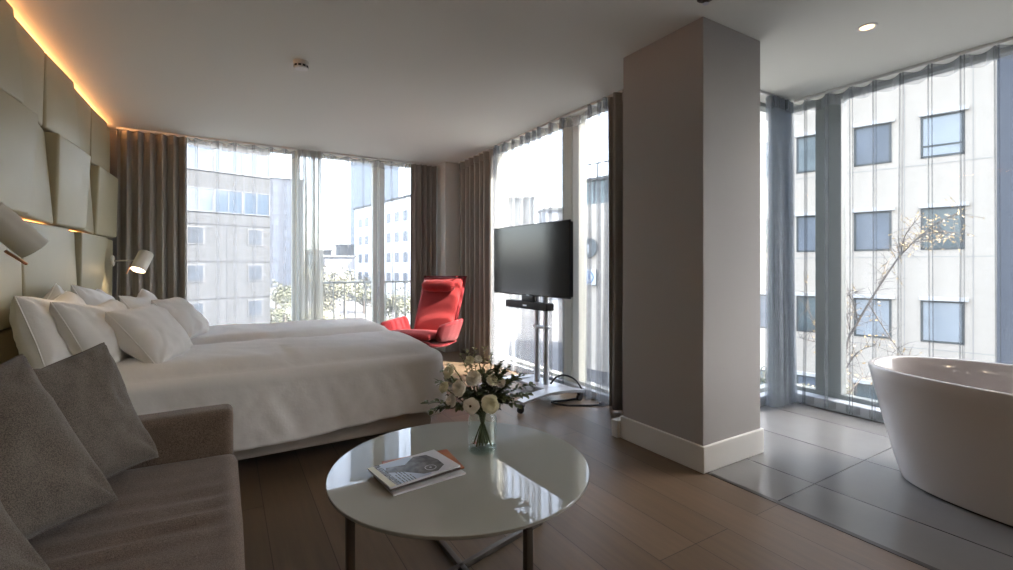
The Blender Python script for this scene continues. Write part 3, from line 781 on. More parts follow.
nb = Vector((0, 0, .15))
tips = [(.205, .255, -.02), (.165, .285, .03), (.150, .175, -.06), (.19, .21, .0), (-.215, .145, -.05), (-.235, .175, -.02), (-.185, .165, -.08), (-.19, .26, .02), (-.175, .30, .05), (.10, .31, .06), (.07, .33, .02),
        (.0, .24, -.09), (-.08, .21, -.09), (.09, .21, -.07), (.0, .30, -.03), (-.06, .24, -.08), (.11, .24, -.03), (-.11, .23, -.06), (.06, .29, -.02), (.02, .22, -.08), (-.13, .21, -.04), (.05, .17, -.09), (-.10, .17, -.09), (.12, .20, -.05), (-.02, .19, -.10), (-.15, .27, .0), (.13, .28, .0), (.03, .31, .03)]
for i, t in enumerate(tips): sprig(hp(t[0], t[1], t[2]*.55+.01), nb+Vector((rnd.uniform(-.02, .02), rnd.uniform(-.02, .02), 0)), 22, .034, .0095, 60+i, M['leaf'])
for i, t in enumerate([(-.075, .39, .06), (-.04, .40, .07), (.005, .40, .06), (.035, .375, .05), (-.10, .37, .05), (-.15, .33, .04), (.08, .34, .05), (.055, .31, .06)]):
    sprig(hp(*t), nb+hp(t[0]*.5, .08, 0), 14, .020, .0055, 90+i, M['leafpale'], 'spike')
for i in range(20):
    a = rnd.uniform(0, 2*PI); r0 = rnd.uniform(.012, .042)
    stem(Vector((math.cos(a+PI)*.02, math.sin(a+PI)*.02, .15)), Vector((math.cos(a)*r0, math.sin(a)*r0, .002)), .003, .004)

# ------------------------------------------------------------------ red armchair
ch = thing('armchair', 'red wool lounge chair with a headrest roll beside the bed', 'armchair', (1.995, 5.17, 0), math.radians(-52))
# local: front is -y, width along x
def slab(mb, w0, w1, pts, th, seed, bulge=.02, taper=None):
    """soft slab following a side profile pts (y,z) with half widths from w0 to w1"""
    n = len(pts)
    def prof(b):
        t = b*(n-1); i = min(int(t), n-2); f = t-i
        return Vector((0, pts[i][0]*(1-f)+pts[i+1][0]*f, pts[i][1]*(1-f)+pts[i+1][1]*f)), Vector((0, pts[i+1][0]-pts[i][0], pts[i+1][1]-pts[i][1])).normalized()
    def side(sg):
        def fn(a, b):
            u = 2*a-1; p, d = prof(b)
            nrm = Vector((0, -d.z, d.y))
            hw = w0+(w1-w0)*b
            e = (1-abs(u)**6)*(1-abs(2*b-1)**10)
            off = sg*(th/2)*max(0, e)**.5 + bulge*sg*(1-u*u)*(1-(2*b-1)**2)*(1 if sg > 0 else 0)
            return p + Vector((hw*u, 0, 0)) + nrm*off
        return fn
    mb.grid(side(1), 22, 30); mb.grid(side(-1), 22, 30); return mb
slab(MB(), .26, .28, [(.17, .36), (.25, .55), (.37, .80), (.48, 1.06)], .07, 1, .02).build('backrest', M['red'], ch, angle=180, weld=True)
slab(MB(), .29, .305, [(.205, .30), (.285, .55), (.405, .80), (.52, 1.075)], .04, 1, .0).build('shell', M['reddark'], ch, angle=180, weld=True)
slab(MB(), .30, .28, [(-.40, .42), (-.30, .435), (.0, .40), (.22, .37)], .09, 1, .012).build('seat', M['red'], ch, angle=180, weld=True)
slab(MB(), .315, .30, [(-.41, .37), (-.3, .33), (.0, .29), (.27, .30)], .06, 1, .0).build('seat_shell', M['reddark'], ch, angle=180, weld=True)
for sg in (-1, 1):
    def armf(a, b, sg=sg):
        # b along from back to front, a around section
        y = .24-.56*b
        zt = .585 - .03*b
        zb = .31 + .06*b
        th = .026+.012*b
        ang = 2*PI*a
        cz, cx_ = math.sin(ang), math.cos(ang)
        hz = (zt-zb)/2
        e = 1 if 0 < b < 1 else 0.0
        zz = (zt+zb)/2 + math.copysign(abs(cz)**.45, cz)*hz*(.72+.28*min(1, min(b, 1-b)*14))
        if b > .8: zz = max(zz, zb+(b-.8)*.45)
        xx = math.copysign(abs(cx_)**.6, cx_)*th*(.2+.8*min(1, min(b+.02, 1.0-b)*12))
        lean = (zz-zb)*.36
        return Vector((sg*(.30+lean+.015*b)+xx, y, zz))
    mb = MB(); mb.grid(armf, 24, 20, closeu=True)
    # close the ends
    bmesh.ops.holes_fill(mb.bm, edges=[e for e in mb.bm.edges if e.is_boundary], sides=0)
    mb.build('arm', M['reddark'], ch, angle=60)
hr = MB()
def roll(a, b):
    u = 2*b-1; rr = .075*(1-abs(u)**5)**.5; ang = 2*PI*a
    p = Vector((.235*u, .355, .955)); return p+Vector((0, math.cos(ang)*rr*.75-.02, math.sin(ang)*rr+.008*nz(u*3, ang, 0, 2)))
hr.grid(roll, 20, 24, closeu=True); hr.build('headrest', M['red'], ch, angle=180)
for sx in (-.2, .2): MB().box(sx-.012, sx+.012, .42, .53, 1.062, 1.075, bev=.002).build('strap', M['reddark'], ch)
MB().lathe([(.0, 0), (.24, 0), (.24, .012), (.05, .022), (.03, .04), (.03, .30), (0, .30)], 32).build('swivel_base', M['silver'], ch, angle=40)

# ------------------------------------------------------------------ television on trolley
tvA = math.radians(3)
tv = thing('television', 'large flat television with a black glossy screen on the silver trolley', 'television', (2.372, 3.55, 1.255), tvA)
# local: screen faces -x, width along y
MB().box(.012, .05, -.56, .56, -.313, .313, bev=.006).build('housing', M['dark'], tv)
MB().box(0, .012, -.575, .575, -.326, .326, bev=.003).build('bezel', M['dark'], tv)
MB().box(-.0015, .0005, -.568, .568, -.315, .319).build('screen', M['screen'], tv, smooth=False)
MB().box(.05, .085, -.25, .25, -.2, .2, bev=.01).build('rear_cover', M['dark'], tv)
MB().box(-.003, 0.0, -.02, .02, -.325, -.318).build('badge', M['silver'], tv)
sb = thing('soundbar', 'slim black soundbar mounted under the television', 'soundbar', (2.335, 3.53, .845), tvA)
MB().box(-.01, .075, -.31, .31, -.033, .033, bev=.006).build('bar_body', M['bar'], sb)
MB().box(-.012, -.009, -.028, .028, -.008, .006).build('badge', M['silver'], sb)
MB().box(.02, .05, -.09, .09, .033, .085, bev=.004).build('bracket', M['dark'], sb)
st = thing('television_trolley', 'silver wheeled trolley with twin poles under the television', 'trolley', (2.50, 3.55, 0), math.radians(3))
for sy in (-.075, .055):
    MB().tube([(0.02, sy, .11), (0.02, sy, 1.42)], .027, 20).build('pole', M['silver'], st)
for zc in (.62, .80):
    MB().box(-.005, .045, -.115, .095, zc, zc+.03, bev=.008).build('clamp', M['silverpaint'], st)
MB().box(-.036, -.008, -.3, .3, 1.08, 1.14, bev=.004).box(-.036, -.008, -.3, .3, 1.36, 1.42, bev=.004).build('mounting_rail', M['dark'], st)
MB().box(-.09, .15, -.33, .31, .085, .115, bev=.008).build('base_plate', M['silverpaint'], st)
for sy in (-.335, .30):
    n = 16
    def beam(a, b, sy=sy):
        x = -.46+.68*b
        ztop = .098 + .032*math.sin(PI*b)
        w = .045+.02*math.sin(PI*b)
        q = [(-1, -1), (1, -1), (1, 1), (-1, 1)][int(round(a*4)) % 4]
        return Vector((x, sy+q[0]*w + (.03*math.sin(PI*b)*(1 if sy < 0 else -1)), ztop + (q[1]-1)*.011))
    mb = MB(); mb.grid(beam, 4, n, closeu=True)
    bmesh.ops.holes_fill(mb.bm, edges=[e for e in mb.bm.edges if e.is_boundary], sides=0)
    mb.build('foot_beam', M['silverpaint'], st, angle=40)
    for x in (-.445, .205):
        c = MB()
        c.tube([(x, sy, .095), (x, sy, .06)], .012, 10)
        c.box(x-.026, x+.02, sy-.017, sy+.017, .045, .068, bev=.006)
        co = c.build('caster', M['rubber'], st)
        wl = MB(); wl.tube([(x-.012, sy-.013, .0275), (x-.012, sy+.013, .0275)], .0275, 18); wl.build('wheel', M['rubber'], co)
cb = thing('power_cable', 'black power cable curling on the floor beside the trolley', 'cable', (2.55, 3.2, 0))
P0 = [(2.52, 3.40, .135), (2.57, 3.37, .20), (2.64, 3.33, .21), (2.72, 3.29, .165), (2.775, 3.265, .07), (2.755, 3.265, .012), (2.66, 3.265, .009), (2.55, 3.27, .009), (2.47, 3.30, .009), (2.445, 3.26, .009), (2.50, 3.15, .009), (2.60, 3.08, .009), (2.69, 3.03, .009), (2.745, 3.0, .012)]
def cat(P, k=8):
    P = [Vector(p) for p in P]; o = []
    for i in range(len(P)-1):
        a, b, c, d = P[max(0, i-1)], P[i], P[i+1], P[min(len(P)-1, i+2)]
        for j in range(k):
            t = j/k; o.append(.5*((2*b)+(-a+c)*t+(2*a-5*b+4*c-d)*t*t+(-a+3*b-3*c+d)*t**3))
    return o+[P[-1]]
MB().tube([p-Vector((2.55, 3.2, 0)) for p in cat(P0)], .0085, 8).build('cable_sheath', M['dark'], cb)
MB().box(.19, .235, -.222, -.188, .0, .035, bev=.008).build('plug', M['dark'], cb)

# ------------------------------------------------------------------ bathtub
tub = thing('bathtub', 'white freestanding oval bathtub on the grey bathroom tiles', 'bathtub', (3.47, .40, 0))
def se(a, ax, by, p=2.6):
    c, s = math.cos(a), math.sin(a)
    return math.copysign(abs(c)**(2/p), c)*ax, math.copysign(abs(s)**(2/p), s)*by
HT = .62
def outer(u, v):
    k = v
    ax = .40+.08*k**.9; by = .745+.155*k**.85
    x, y = se(2*PI*u, ax, by, 2.5); return Vector((x, y, .012+(HT-.012)*v))
mb = MB(); mb.grid(outer, 96, 12, closeu=True)
prof = [(0, 0, HT), (.004, .004, HT+.006), (.012, .012, HT+.009), (.022, .022, HT+.006), (.028, .028, HT), (.045, .05, HT-.10), (.07, .09, HT-.25), (.10, .16, HT-.40), (.16, .26, HT-.455), (.47, .86, HT-.465)]
def inner(u, v):
    i = int(round(v*(len(prof)-1))); dx, dy, z = prof[i]
    x, y = se(2*PI*u, .48-dx, .90-dy, 2.5); return Vector((x, y, z))
mb.grid(inner, 96, len(prof), closeu=True)
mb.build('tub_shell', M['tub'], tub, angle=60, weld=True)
def foot(u, v):
    x, y = se(2*PI*u, .39, .735, 2.5); return Vector((x, y, .013*v))
MB().grid(foot, 64, 2, closeu=True).build('plinth', M['dark'], tub)
MB().lathe([(0, HT-.462), (.028, HT-.462), (.03, HT-.458), (.0, HT-.455)], 24, Matrix.Translation((0, 0, 0))).build('drain', M['silver'], tub)

# ------------------------------------------------------------------ reading lamps
def lamp(label, mount, arm_to, shade_c, d, L=.185, R=.060):
    t = thing('wall_lamp', label, 'wall lamp', mount, 0, 'reading lamps over the bed')
    m = Vector(mount); a = Vector(arm_to)-m; c = Vector(shade_c)-m; d = Vector(d).normalized()
    MB().lathe([(0, 0), (.052, 0), (.052, .012), (.045, .018), (0, .018)], 28, Matrix.Rotation(PI/2, 4, 'Y')).build('wall_plate', M['lamp'], t, angle=40)
    MB().tube([(0.015, 0, 0), a], .008, 12).build('arm', M['lamp'], t)
    B = Matrix.Translation(c) @ basis(d)
    sh = MB().lathe([(0, -L/2), (R-.006, -L/2), (R, -L/2+.006), (R, L/2), (R-.004, L/2), (R-.004, L/2-.05), (0, L/2-.05)], 36, B, cap=False).build('lamp_shade', M['lamp'], t, angle=40)
    MB().lathe([(0, L/2-.012), (R-.006, L/2-.012), (R-.006, L/2-.016), (0, L/2-.016)], 28, B).build('bulb_disc', M['lampin'], sh)
    # copper switch lever by the rim
    sd = basis(d)
    return t, B
tA, BA = lamp('white enamel reading lamp nearest the sofa, its shade filling the left edge', (-.935, 3.06, 1.33), (-.90, 3.13, 1.34), (-.875, 3.13, 1.372), (.50, .34, -.62), L=.24, R=.066)
tB, BB = lamp('white enamel reading lamp beside the taupe curtain, lit and pointing down', (-.935, 5.82, 1.25), (-.75, 5.80, 1.255), (-.70, 5.80, 1.245), (-.30, -.42, -.86), L=.20, R=.065)
for t_, c_, d_ in ((tA, Vector((-.86, 3.14, 1.24)), Vector((.42, .30, -.42))), (tB, Vector((-.80, 5.76, 1.17)), Vector((-.25, 0, -.7)))):
    m = Vector(t_.location); d_ = d_.normalized()
    MB().tube([c_-m-d_*.05, c_-m+d_*.05], .007, 8).build('switch_lever', M['copper'], t_)

# ------------------------------------------------------------------ ceiling fittings
def downlight(label, x, y):
    t = thing('ceiling_downlight', label, 'ceiling light', (x, y, H), 0, 'recessed ceiling downlights')
    MB().lathe([(.036, .004), (.036, -.002), (.045, -.006), (.052, -.004), (.054, 0), (.054, .004)], 32, cap=False).build('trim_ring', M['white'], t)
    MB().lathe([(0, -.0015), (.036, -.0015), (.036, -.0035), (0, -.0035)], 28).build('lens', M['down'], t)
downlight('lit recessed downlight in the bathroom ceiling', 3.334, 1.289)
downlight('recessed downlight in the ceiling above the sofa', .35, -.2)
downlight('recessed downlight in the ceiling behind the table', 1.5, -.9)
dt = thing('ceiling_smoke_detector', 'small white smoke detector with dark slots on the bedroom ceiling', 'smoke detector', (.462, 3.585, H))
MB().lathe([(0, -.001), (.052, -.001), (.052, -.018), (.046, -.024), (.046, -.046), (.040, -.052), (0, -.054)], 36).build('detector_body', M['white'], dt, angle=30)
for k in range(10):
    a = 2*PI*k/10
    MB().box(.0455, .0475, -.010, .010, -.043, -.029, M=Matrix.Rotation(a, 4, 'Z')).build('vent', M['dark'], dt)
spk = thing('ceiling_sprinkler', 'small brass sprinkler cover on the ceiling above the column', 'sprinkler', (2.225, 1.60, H))
MB().lathe([(0, -.001), (.045, -.001), (.045, -.004), (.02, -.012), (.012, -.03), (0, -.03)], 28).build('sprinkler_plate', M['bronze'], spk)
MB().lathe([(0, -.030), (.016, -.030), (.016, -.033), (0, -.033)], 16).build('deflector', M['silver'], spk)
# ------------------------------------------------------------------ outside
GZ = -4.4
M['pave'] = mat('street paving', (.085, .085, .087, 1), .85, var=.15, vscale=.6)
struct('ground', MB().box(-90, 160, -60, 260, GZ-.3, GZ), M['pave'])
M['facade'] = mat('white cladding', (.53, .475, .40, 1), .7, var=.03, vscale=3)
M['facadedark'] = mat('blue-grey brick', (.085, .095, .115, 1), .8, var=.25, vscale=20)
M['winframe'] = mat('dark window frame', (.05, .058, .058, 1), .5)
M['winpane'] = mat('reflecting blue window pane', (.135, .158, .190, 1), .25, var=.25, vscale=.8, spec=.3)
M['winpane2'] = mat('grey green window pane', (.10, .13, .135, 1), .10, var=.35, vscale=1.2)
M['blindpane'] = mat('window pane with pale blind', (.33, .37, .40, 1), .15, var=.06, vscale=2)
M['shade'] = mat('sunshade housing', (.62, .62, .60, 1), .5)
M['concrete'] = mat('grey concrete', (.030, .0325, .036, 1), .85, var=.12, vscale=1.5)
M['officepane'] = mat('office window pane', (.022, .028, .037, 1), .4, var=.3, vscale=.8, spec=.3)
M['officeframe'] = mat('office window frame', (.055, .058, .062, 1), .6)
M['concretedark'] = mat('dark concrete joint', (.024, .026, .03, 1), .85)
M['skypane'] = mat('strip window glass', (.032, .046, .066, 1), .10, var=.10, vscale=.3)
M['mullion'] = mat('pale mullion', (.065, .071, .08, 1), .5)
M['pale'] = mat('pale far facade', (.17, .18, .20, 1), .8, var=.05, vscale=.5)
M['palewin'] = mat('pale far window', (.17, .19, .22, 1), .4)
M['farglass'] = mat('far blue glass', (.055, .073, .10, 1), .3, var=.08, vscale=.4)
M['roofgrey'] = mat('grey flat roof', (.10, .106, .106, 1), .8, var=.1, vscale=.5)
M['greenglass'] = mat('green glass band', (.10, .15, .155, 1), .12, var=.35, vscale=1.0)

def bwindow(b, y0, y1, z0, z1, pane, shade=True, half=False):
    """a window on a facade at local x=0 (street side is -x)"""
    f = .07
    fr = MB().box(-.03, .05, y0, y0+f, z0, z1).box(-.03, .05, y1-f, y1, z0, z1).box(-.03, .05, y0, y1, z0, z0+f).box(-.03, .05, y0, y1, z1-f, z1)
    if half: fr.box(-.03, .05, y0, y1, z0+.36, z0+.42)
    o = fr.build('window', M['winframe'], b, smooth=False)
    MB().box(-.01, .03, y0+f, y1-f, z0+f, z1-f).build('pane', pane, o, smooth=False)
    if shade: MB().box(-.16, .0, y0-.10, y1+.04, z1, z1+.13, bev=.01).build('sunshade', M['shade'], o, smooth=False)

A15 = math.radians(15)
bB = thing('street_building', 'white-clad building with square windows and sunshades opposite the bathtub', 'building', (20, 8.1, GZ), A15)
g = -GZ
MB().box(0, 9, -3.62, 5.8, 0, 12.5+g).build('wall', M['facade'], bB, smooth=False)
jo = MB()
for zz in (8.35, 5.2-.55, 1.5, -1.65): jo.box(-.012, 0, -3.62, 5.8, zz+g, zz+g+.03)
for yy in (-3.1, -1.4, .45, 2.3): jo.box(-.012, 0, yy, yy+.025, 0, 12.5+g)
M['joint'] = mat('cladding joint', (.40, .38, .345, 1), .8)
jo.build('cladding_joint', M['joint'], bB, smooth=False)
pn = [M['winpane'], M['winpane2'], M['blindpane']]
for r, zt in enumerate((9.43, 6.30, 3.17, .03, -3.1)):
    for c, yc in enumerate((-2.35, -.50, 1.35, 3.2)):
        p = {(1, 0): M['blindpane'], (1, 1): M['winpane'], (2, 0): M['winpane2'], (2, 1): M['winpane'], (3, 0): M['blindpane'], (3, 1): M['blindpane']}.get((r, c), pn[(r+c) % 2])
        bwindow(bB, yc-.54, yc+.54, zt-1.42+g, zt+g, p, True, half=((r, c) in ((1, 0),)))
MB().box(-.05, 9, -4.02, -3.62, 0, 12.5+g).build('brick_pier', M['facadedark'], bB, smooth=False)
MB().box(.7, 9, -10, -4.02, 0, 12.5+g).build('side_wall', M['facadedark'], bB, smooth=False)
for zt in (6.3, 3.2, .1):
    o = MB().box(.62, .70, -9.5, -4.3, zt-2.0+g, zt+g).build('window', M['mullion'], bB, smooth=False)
    MB().box(.60, .63, -9.4, -4.4, zt-1.9+g, zt-.1+g).build('pane', M['skypane'], o, smooth=False)

bC = thing('street_building', 'low white wing with a dark glass upper storey and roof railing beyond the television', 'building', (20, 8.1, GZ), A15)
MB().box(0, 9, 5.85, 13.2, 0, 4.55+g).build('wall', M['facade'], bC, smooth=False)
MB().box(.25, 8.5, 5.85, 13.1, 4.55+g, 5.85+g).build('glass_storey', M['greenglass'], bC, smooth=False)
mu = MB()
for k in range(8): mu.box(.20, .26, 5.9+k*.93, 5.98+k*.93, 4.55+g, 5.85+g)
mu.build('mullion', M['mullion'], bC, smooth=False)
MB().box(-.05, 9, 5.85, 13.3, 5.85+g, 5.98+g).build('roof', M['roofgrey'], bC, smooth=False)
rl = MB().box(0, .05, 5.9, 13.2, 6.70+g, 6.76+g)
for k in range(8): rl.box(.0, .04, 5.95+k*1.04, 6.0+k*1.04, 5.98+g, 6.7+g)
rl.build('roof_railing', M['winframe'], bC, smooth=False)

def on_facade(s, z, off):   # point in front of the white wing
    return Vector((20-math.sin(A15)*s - math.cos(A15)*off, 8.1+math.cos(A15)*s - math.sin(A15)*off, z))
M['signgrey'] = mat('grey sign', (.115, .13, .13, 1), .5)
M['signblue'] = mat('blue sign', (.03, .16, .42, 1), .4)
M['signwhite'] = mat('white sign', (.75, .77, .78, 1), .4)
p = on_facade(11.62, 2.18, .12)
sg = thing('round_wall_sign', 'round grey sign with a pale upright slot on the white wall across the street', 'sign', p, A15)
MB().lathe([(0, -.06), (.50, -.06), (.52, -.03), (.52, .06), (0, .06)], 40, Matrix.Rotation(PI/2, 4, 'Y')).build('disc', M['signgrey'], sg)
MB().box(-.075, -.06, -.06, .06, -.30, .16, bev=.005).build('slot', M['signwhite'], sg)
p = on_facade(11.52, .60, .12)
sg = thing('square_wall_sign', 'square white sign with a blue curved emblem under the round grey sign', 'sign', p, A15)
MB().box(-.04, .06, -.36, .36, -.42, .42, bev=.01).build('sign_board', M['signwhite'], sg)
MB().box(-.05, .06, -.385, -.35, -.44, .42).box(-.05, .06, -.385, .1, -.46, -.42).build('sign_edge', M['signgrey'], sg)
ar = MB()
pts = [(-.05, .10+.30*math.cos(a), .30*math.sin(a)) for a in [math.radians(-70-i*14) for i in range(16)]]
ar.tube(pts, .035, 6); ar.box(-.05, -.04, .22, .32, -.36, .38); ar.box(-.05, -.04, .02, .12, -.12, .2)
ar.build('emblem', M['signblue'], sg)

bA = thing('street_building', 'grey concrete office block with strip windows outside the balcony doors', 'building', (3.306, 44.73, GZ), A15)
MB().box(-22, 0, 0, 14, 0, 17+g).build('wall', M['concrete'], bA, smooth=False)
jb = MB()
for zz in (4.50, 1.55, -1.40): jb.box(-22, .0, -.04, 0, zz+g, zz+g+.09)
for xx in (-8, -3.3): jb.box(xx, xx+.04, -.02, 0, 0, 4.5+g)
jb.build('facade_joint', M['concretedark'], bA, smooth=False)
for (z0, z1) in ((5.45, 7.32), (8.68, 10.62), (12.0, 13.9)):
    for k in range(10):
        x1 = -k*2.1-.05; x0 = x1-2.05
        o = MB().box(x0, x0+.07, -.09, 0, z0+g, z1+g).box(x1-.07, x1, -.09, 0, z0+g, z1+g).box(x0, x1, -.09, 0, z0+g, z0+g+.06).box(x0, x1, -.09, 0, z1+g-.06, z1+g).box((x0+x1)/2-.03, (x0+x1)/2+.03, -.09, 0, z0+g, z1+g).build('window', M['mullion'], bA, smooth=False)
        MB().box(x0+.06, x1-.06, -.05, 0, z0+g+.05, z1+g-.05).build('pane', M['skypane'], o, smooth=False)
for zt in (4.3, 1.35, -1.6):
    for xc in (-14, -9.7, -5.45, -1.18):
        o = MB().box(xc-.6, xc+.6, -.06, 0, zt-1.4+g, zt+g).build('window', M['officeframe'], bA, smooth=False)
        MB().box(xc-.5, xc+.5, -.09, -.05, zt-1.3+g, zt-.1+g).build('pane', M['officepane'], o, smooth=False)

def px(u, d, z=0):   # map a direction u (from the measured view) and depth to a ground point
    l = (u-506.5)/FPX*d
    return Vector((d*math.sin(YAW)+l*math.cos(YAW), d*math.cos(YAW)-l*math.sin(YAW), z))

def block(label, u, d, w, dep, top, rot, m, floors=0, cols=0, winm=None, wh=1.6, ww=1.2):
    p = px(u, d, GZ); t = thing('street_building', label, 'building', p, rot)
    MB().box(-w/2, w/2, 0, dep, 0, top+g).build('wall', m, t, smooth=False)
    MB().box(-w/2-.2, w/2+.2, -.2, dep+.2, top+g, top+g+.3).build('roof', M['roofgrey'], t, smooth=False)
    for r in range(floors):
        for c in range(cols):
            zz = top+g-1.2-(r+1)*(top+g-2)/floors+.6; xx = -w/2+(c+.5)*w/cols
            MB().box(xx-ww/2, xx+ww/2, -.08, 0, zz, zz+wh).build('window', winm or M['palewin'], t, smooth=False)
    return t
block('pale slim tower far behind the grey office block', 281, 125, 11, 11, 24.5, -.1, M['pale'], 9, 4, None, 1.8, 1.5)
block('tall blue-grey tower far beyond the balcony door', 375, 115, 11.5, 12, 52, -.3, M['farglass'], 0, 0)
# white receding block
t = thing('street_building', 'white block of flats receding beyond the balcony door', 'building', (21.6, 89.7, GZ), math.atan2(-16.7, 2.5))
M['render'] = mat('white render', (.88, .87, .85, 1), .8)
MB().box(-2, 22, 0, 5, 0, 12+g).build('wall', M['render'], t, smooth=False)
MB().box(-2.2, 22.2, -.2, 5, 12+g, 12.3+g).build('roof', M['roofgrey'], t, smooth=False)
for r in range(4):
    for c in range(7):
        o = MB().box(c*3+.0, c*3+1.5, -.06, .02, 10-r*3.3+g-1.6, 10-r*3.3+g).build('window', M['palewin'], t, smooth=False)
block('dark low roof block on the skyline behind the street trees', 349, 92, 3.4, 4, 5.2, 0, M['roofgrey'], 1, 3)
block('grey low house on the skyline seen by the bunched voile', 322, 88, 3.5, 5, 4.0, .1, M['roofgrey'], 1, 3)
block('beige low house under the dark roof block', 340, 74, 4.5, 3, 2.6, -.2, M['pale'], 2, 5, None, 1.0, .8)
block('grey flat-roofed hall on the skyline above the television', 508, 72, 8, 6, 11.6, -.5, M['roofgrey'], 2, 6)
block('pale terrace building on the skyline above the right part of the television', 561, 60, 4, 4, 8.4, -.4, M['pale'], 3, 5)
block('pale office block beside the grey flat-roofed hall', 534, 104, 13, 6, 9.8, -.5, M['pale'], 4, 8)
# unseen tower, added to shade most of the rooms from the sun
tq = Vector((.73*4.85+.68*27, .68*4.85-.73*27, GZ))
t = thing('street_building', 'unseen tower added to block the sun, out past the bathroom windows', 'building', tq, math.atan2(-.68, -.73))
MB().box(0, 26, 0, 9, 0, 44).build('wall', M['pale'], t, smooth=False)
MB().box(-.1, 26.1, -.1, 9.1, 44, 44.4).build('roof', M['roofgrey'], t, smooth=False)

# balcony railing
br_ = thing('balcony_railing', 'slim metal balcony railing with upright bars outside the balcony doors', 'railing', (.9, 6.75, 0))
M['rail'] = mat('railing metal', (.5, .5, .44, 1), .5)
MB().box(-.1, 1.75, -.02, .02, .955, .985, bev=.004).build('top_rail', M['rail'], br_)
MB().box(-.1, 1.75, -.015, .015, .08, .105, bev=.004).build('bottom_rail', M['rail'], br_)
for k in range(13): MB().box(-.055+k*.145, -.041+k*.145, -.007, .007, .1, .96).build('baluster', M['rail'], br_, smooth=False)
struct('balcony_slab', MB().box(-1.2, 3.2, 6.6, 7.0, -.25, -.03), M['concrete'])

# trees
M['autumn'] = mat('yellow green foliage', (.105, .102, .062, 1), .7, col2=(.155, .145, .092, 1), vscale=1.2)
M['green'] = mat('green foliage', (.07, .082, .05, 1), .7, col2=(.12, .118, .074, 1), vscale=1.0)
M['bark'] = mat('grey bark', (.11, .09, .075, 1), .9, var=.3, vscale=6)
def crown_mesh(name, m, n, seed):
    r = random.Random(seed); bm = bmesh.new()
    lobes = [(Vector((r.uniform(-.6, .6), r.uniform(-.6, .6), r.uniform(-.45, .6))), r.uniform(.35, .6)) for _ in range(9)]
    for i in range(n):
        c, R = r.choice(lobes)
        d = Vector((r.gauss(0, 1), r.gauss(0, 1), r.gauss(0, 1))).normalized()
        p = c + d*R*r.uniform(.6, 1.02); s = r.uniform(.035, .065)
        a = Vector((r.gauss(0, 1), r.gauss(0, 1), r.gauss(0, 1))).normalized(); b = a.orthogonal().normalized()
        bm.faces.new([bm.verts.new(p+q) for q in (a*s, b*s*.6, -a*s, -b*s*.6)])
    me = bpy.data.meshes.new(name); bm.to_mesh(me); bm.free(); me.materials.append(m); return me
CM = [crown_mesh('foliage', M['autumn'], 1800, 1), crown_mesh('foliage', M['green'], 1800, 2)]
def tree(label, u, d, top, rad, k, seed):
    p = px(u, d, GZ); t = thing('tree', label, 'tree', p, seed*1.3, 'street trees outside the balcony doors')
    hgt = top-GZ
    f = link(bpy.data.objects.new('foliage', CM[k])); f.parent = t
    f.location = (0, 0, hgt-rad*.95); f.scale = (rad, rad, rad*.95)
    MB().tube([(0, 0, 0), (.05, .02, hgt*.4), (0, 0, hgt-rad)], lambda q: .16*(1-.5*q), 8).build('trunk', M['bark'], t)
for a in [('yellow-green street tree low behind the bunched voile at the balcony post', 326, 42, 1.5, 2.6, 0, 1),
          ('green street tree beyond the balcony railing, left of the door handle', 345, 48, 1.0, 2.6, 1, 2),
          ('yellowing street tree just beside the door with the white handle', 364, 55, .6, 2.6, 0, 3),
          ('small green tree at the foot of the pale slim tower', 276, 60, -.2, 3.0, 1, 4),
          ('yellowing street tree beyond the railing, nearest the house', 336, 30, -1.2, 2.2, 0, 5),
          ('round green tree in the street near the grey office block', 285, 45, -2.0, 2.2, 1, 6),
          ('green street tree seen past the red armchair', 398, 40, -.4, 2.0, 1, 7)]: tree(*a)
def shrub(label, u, d, top, rad, k, seed):
    p = px(u, d, GZ); t = thing('shrub', label, 'shrub', p, seed*1.7, 'shrubs below the bathroom windows')
    f = link(bpy.data.objects.new('foliage', CM[k])); f.parent = t; f.location = (0, 0, top-GZ-rad*.95); f.scale = (rad*1.1, rad*1.1, rad)
    MB().tube([(0, 0, 0), (.03, 0, top-GZ-rad)], .05, 6).build('stem', M['bark'], t)
shrub('yellow-green shrub low between the bathroom curtain bunch and the window post', 812, 13, -1.9, .8, 0, 1)
shrub('yellow-green shrub low beyond the bathtub end', 866, 10.5, -1.9, .7, 0, 2)
shrub('green shrub behind the column edge, below the bathroom window', 770, 15.5, -2.1, .8, 1, 3)
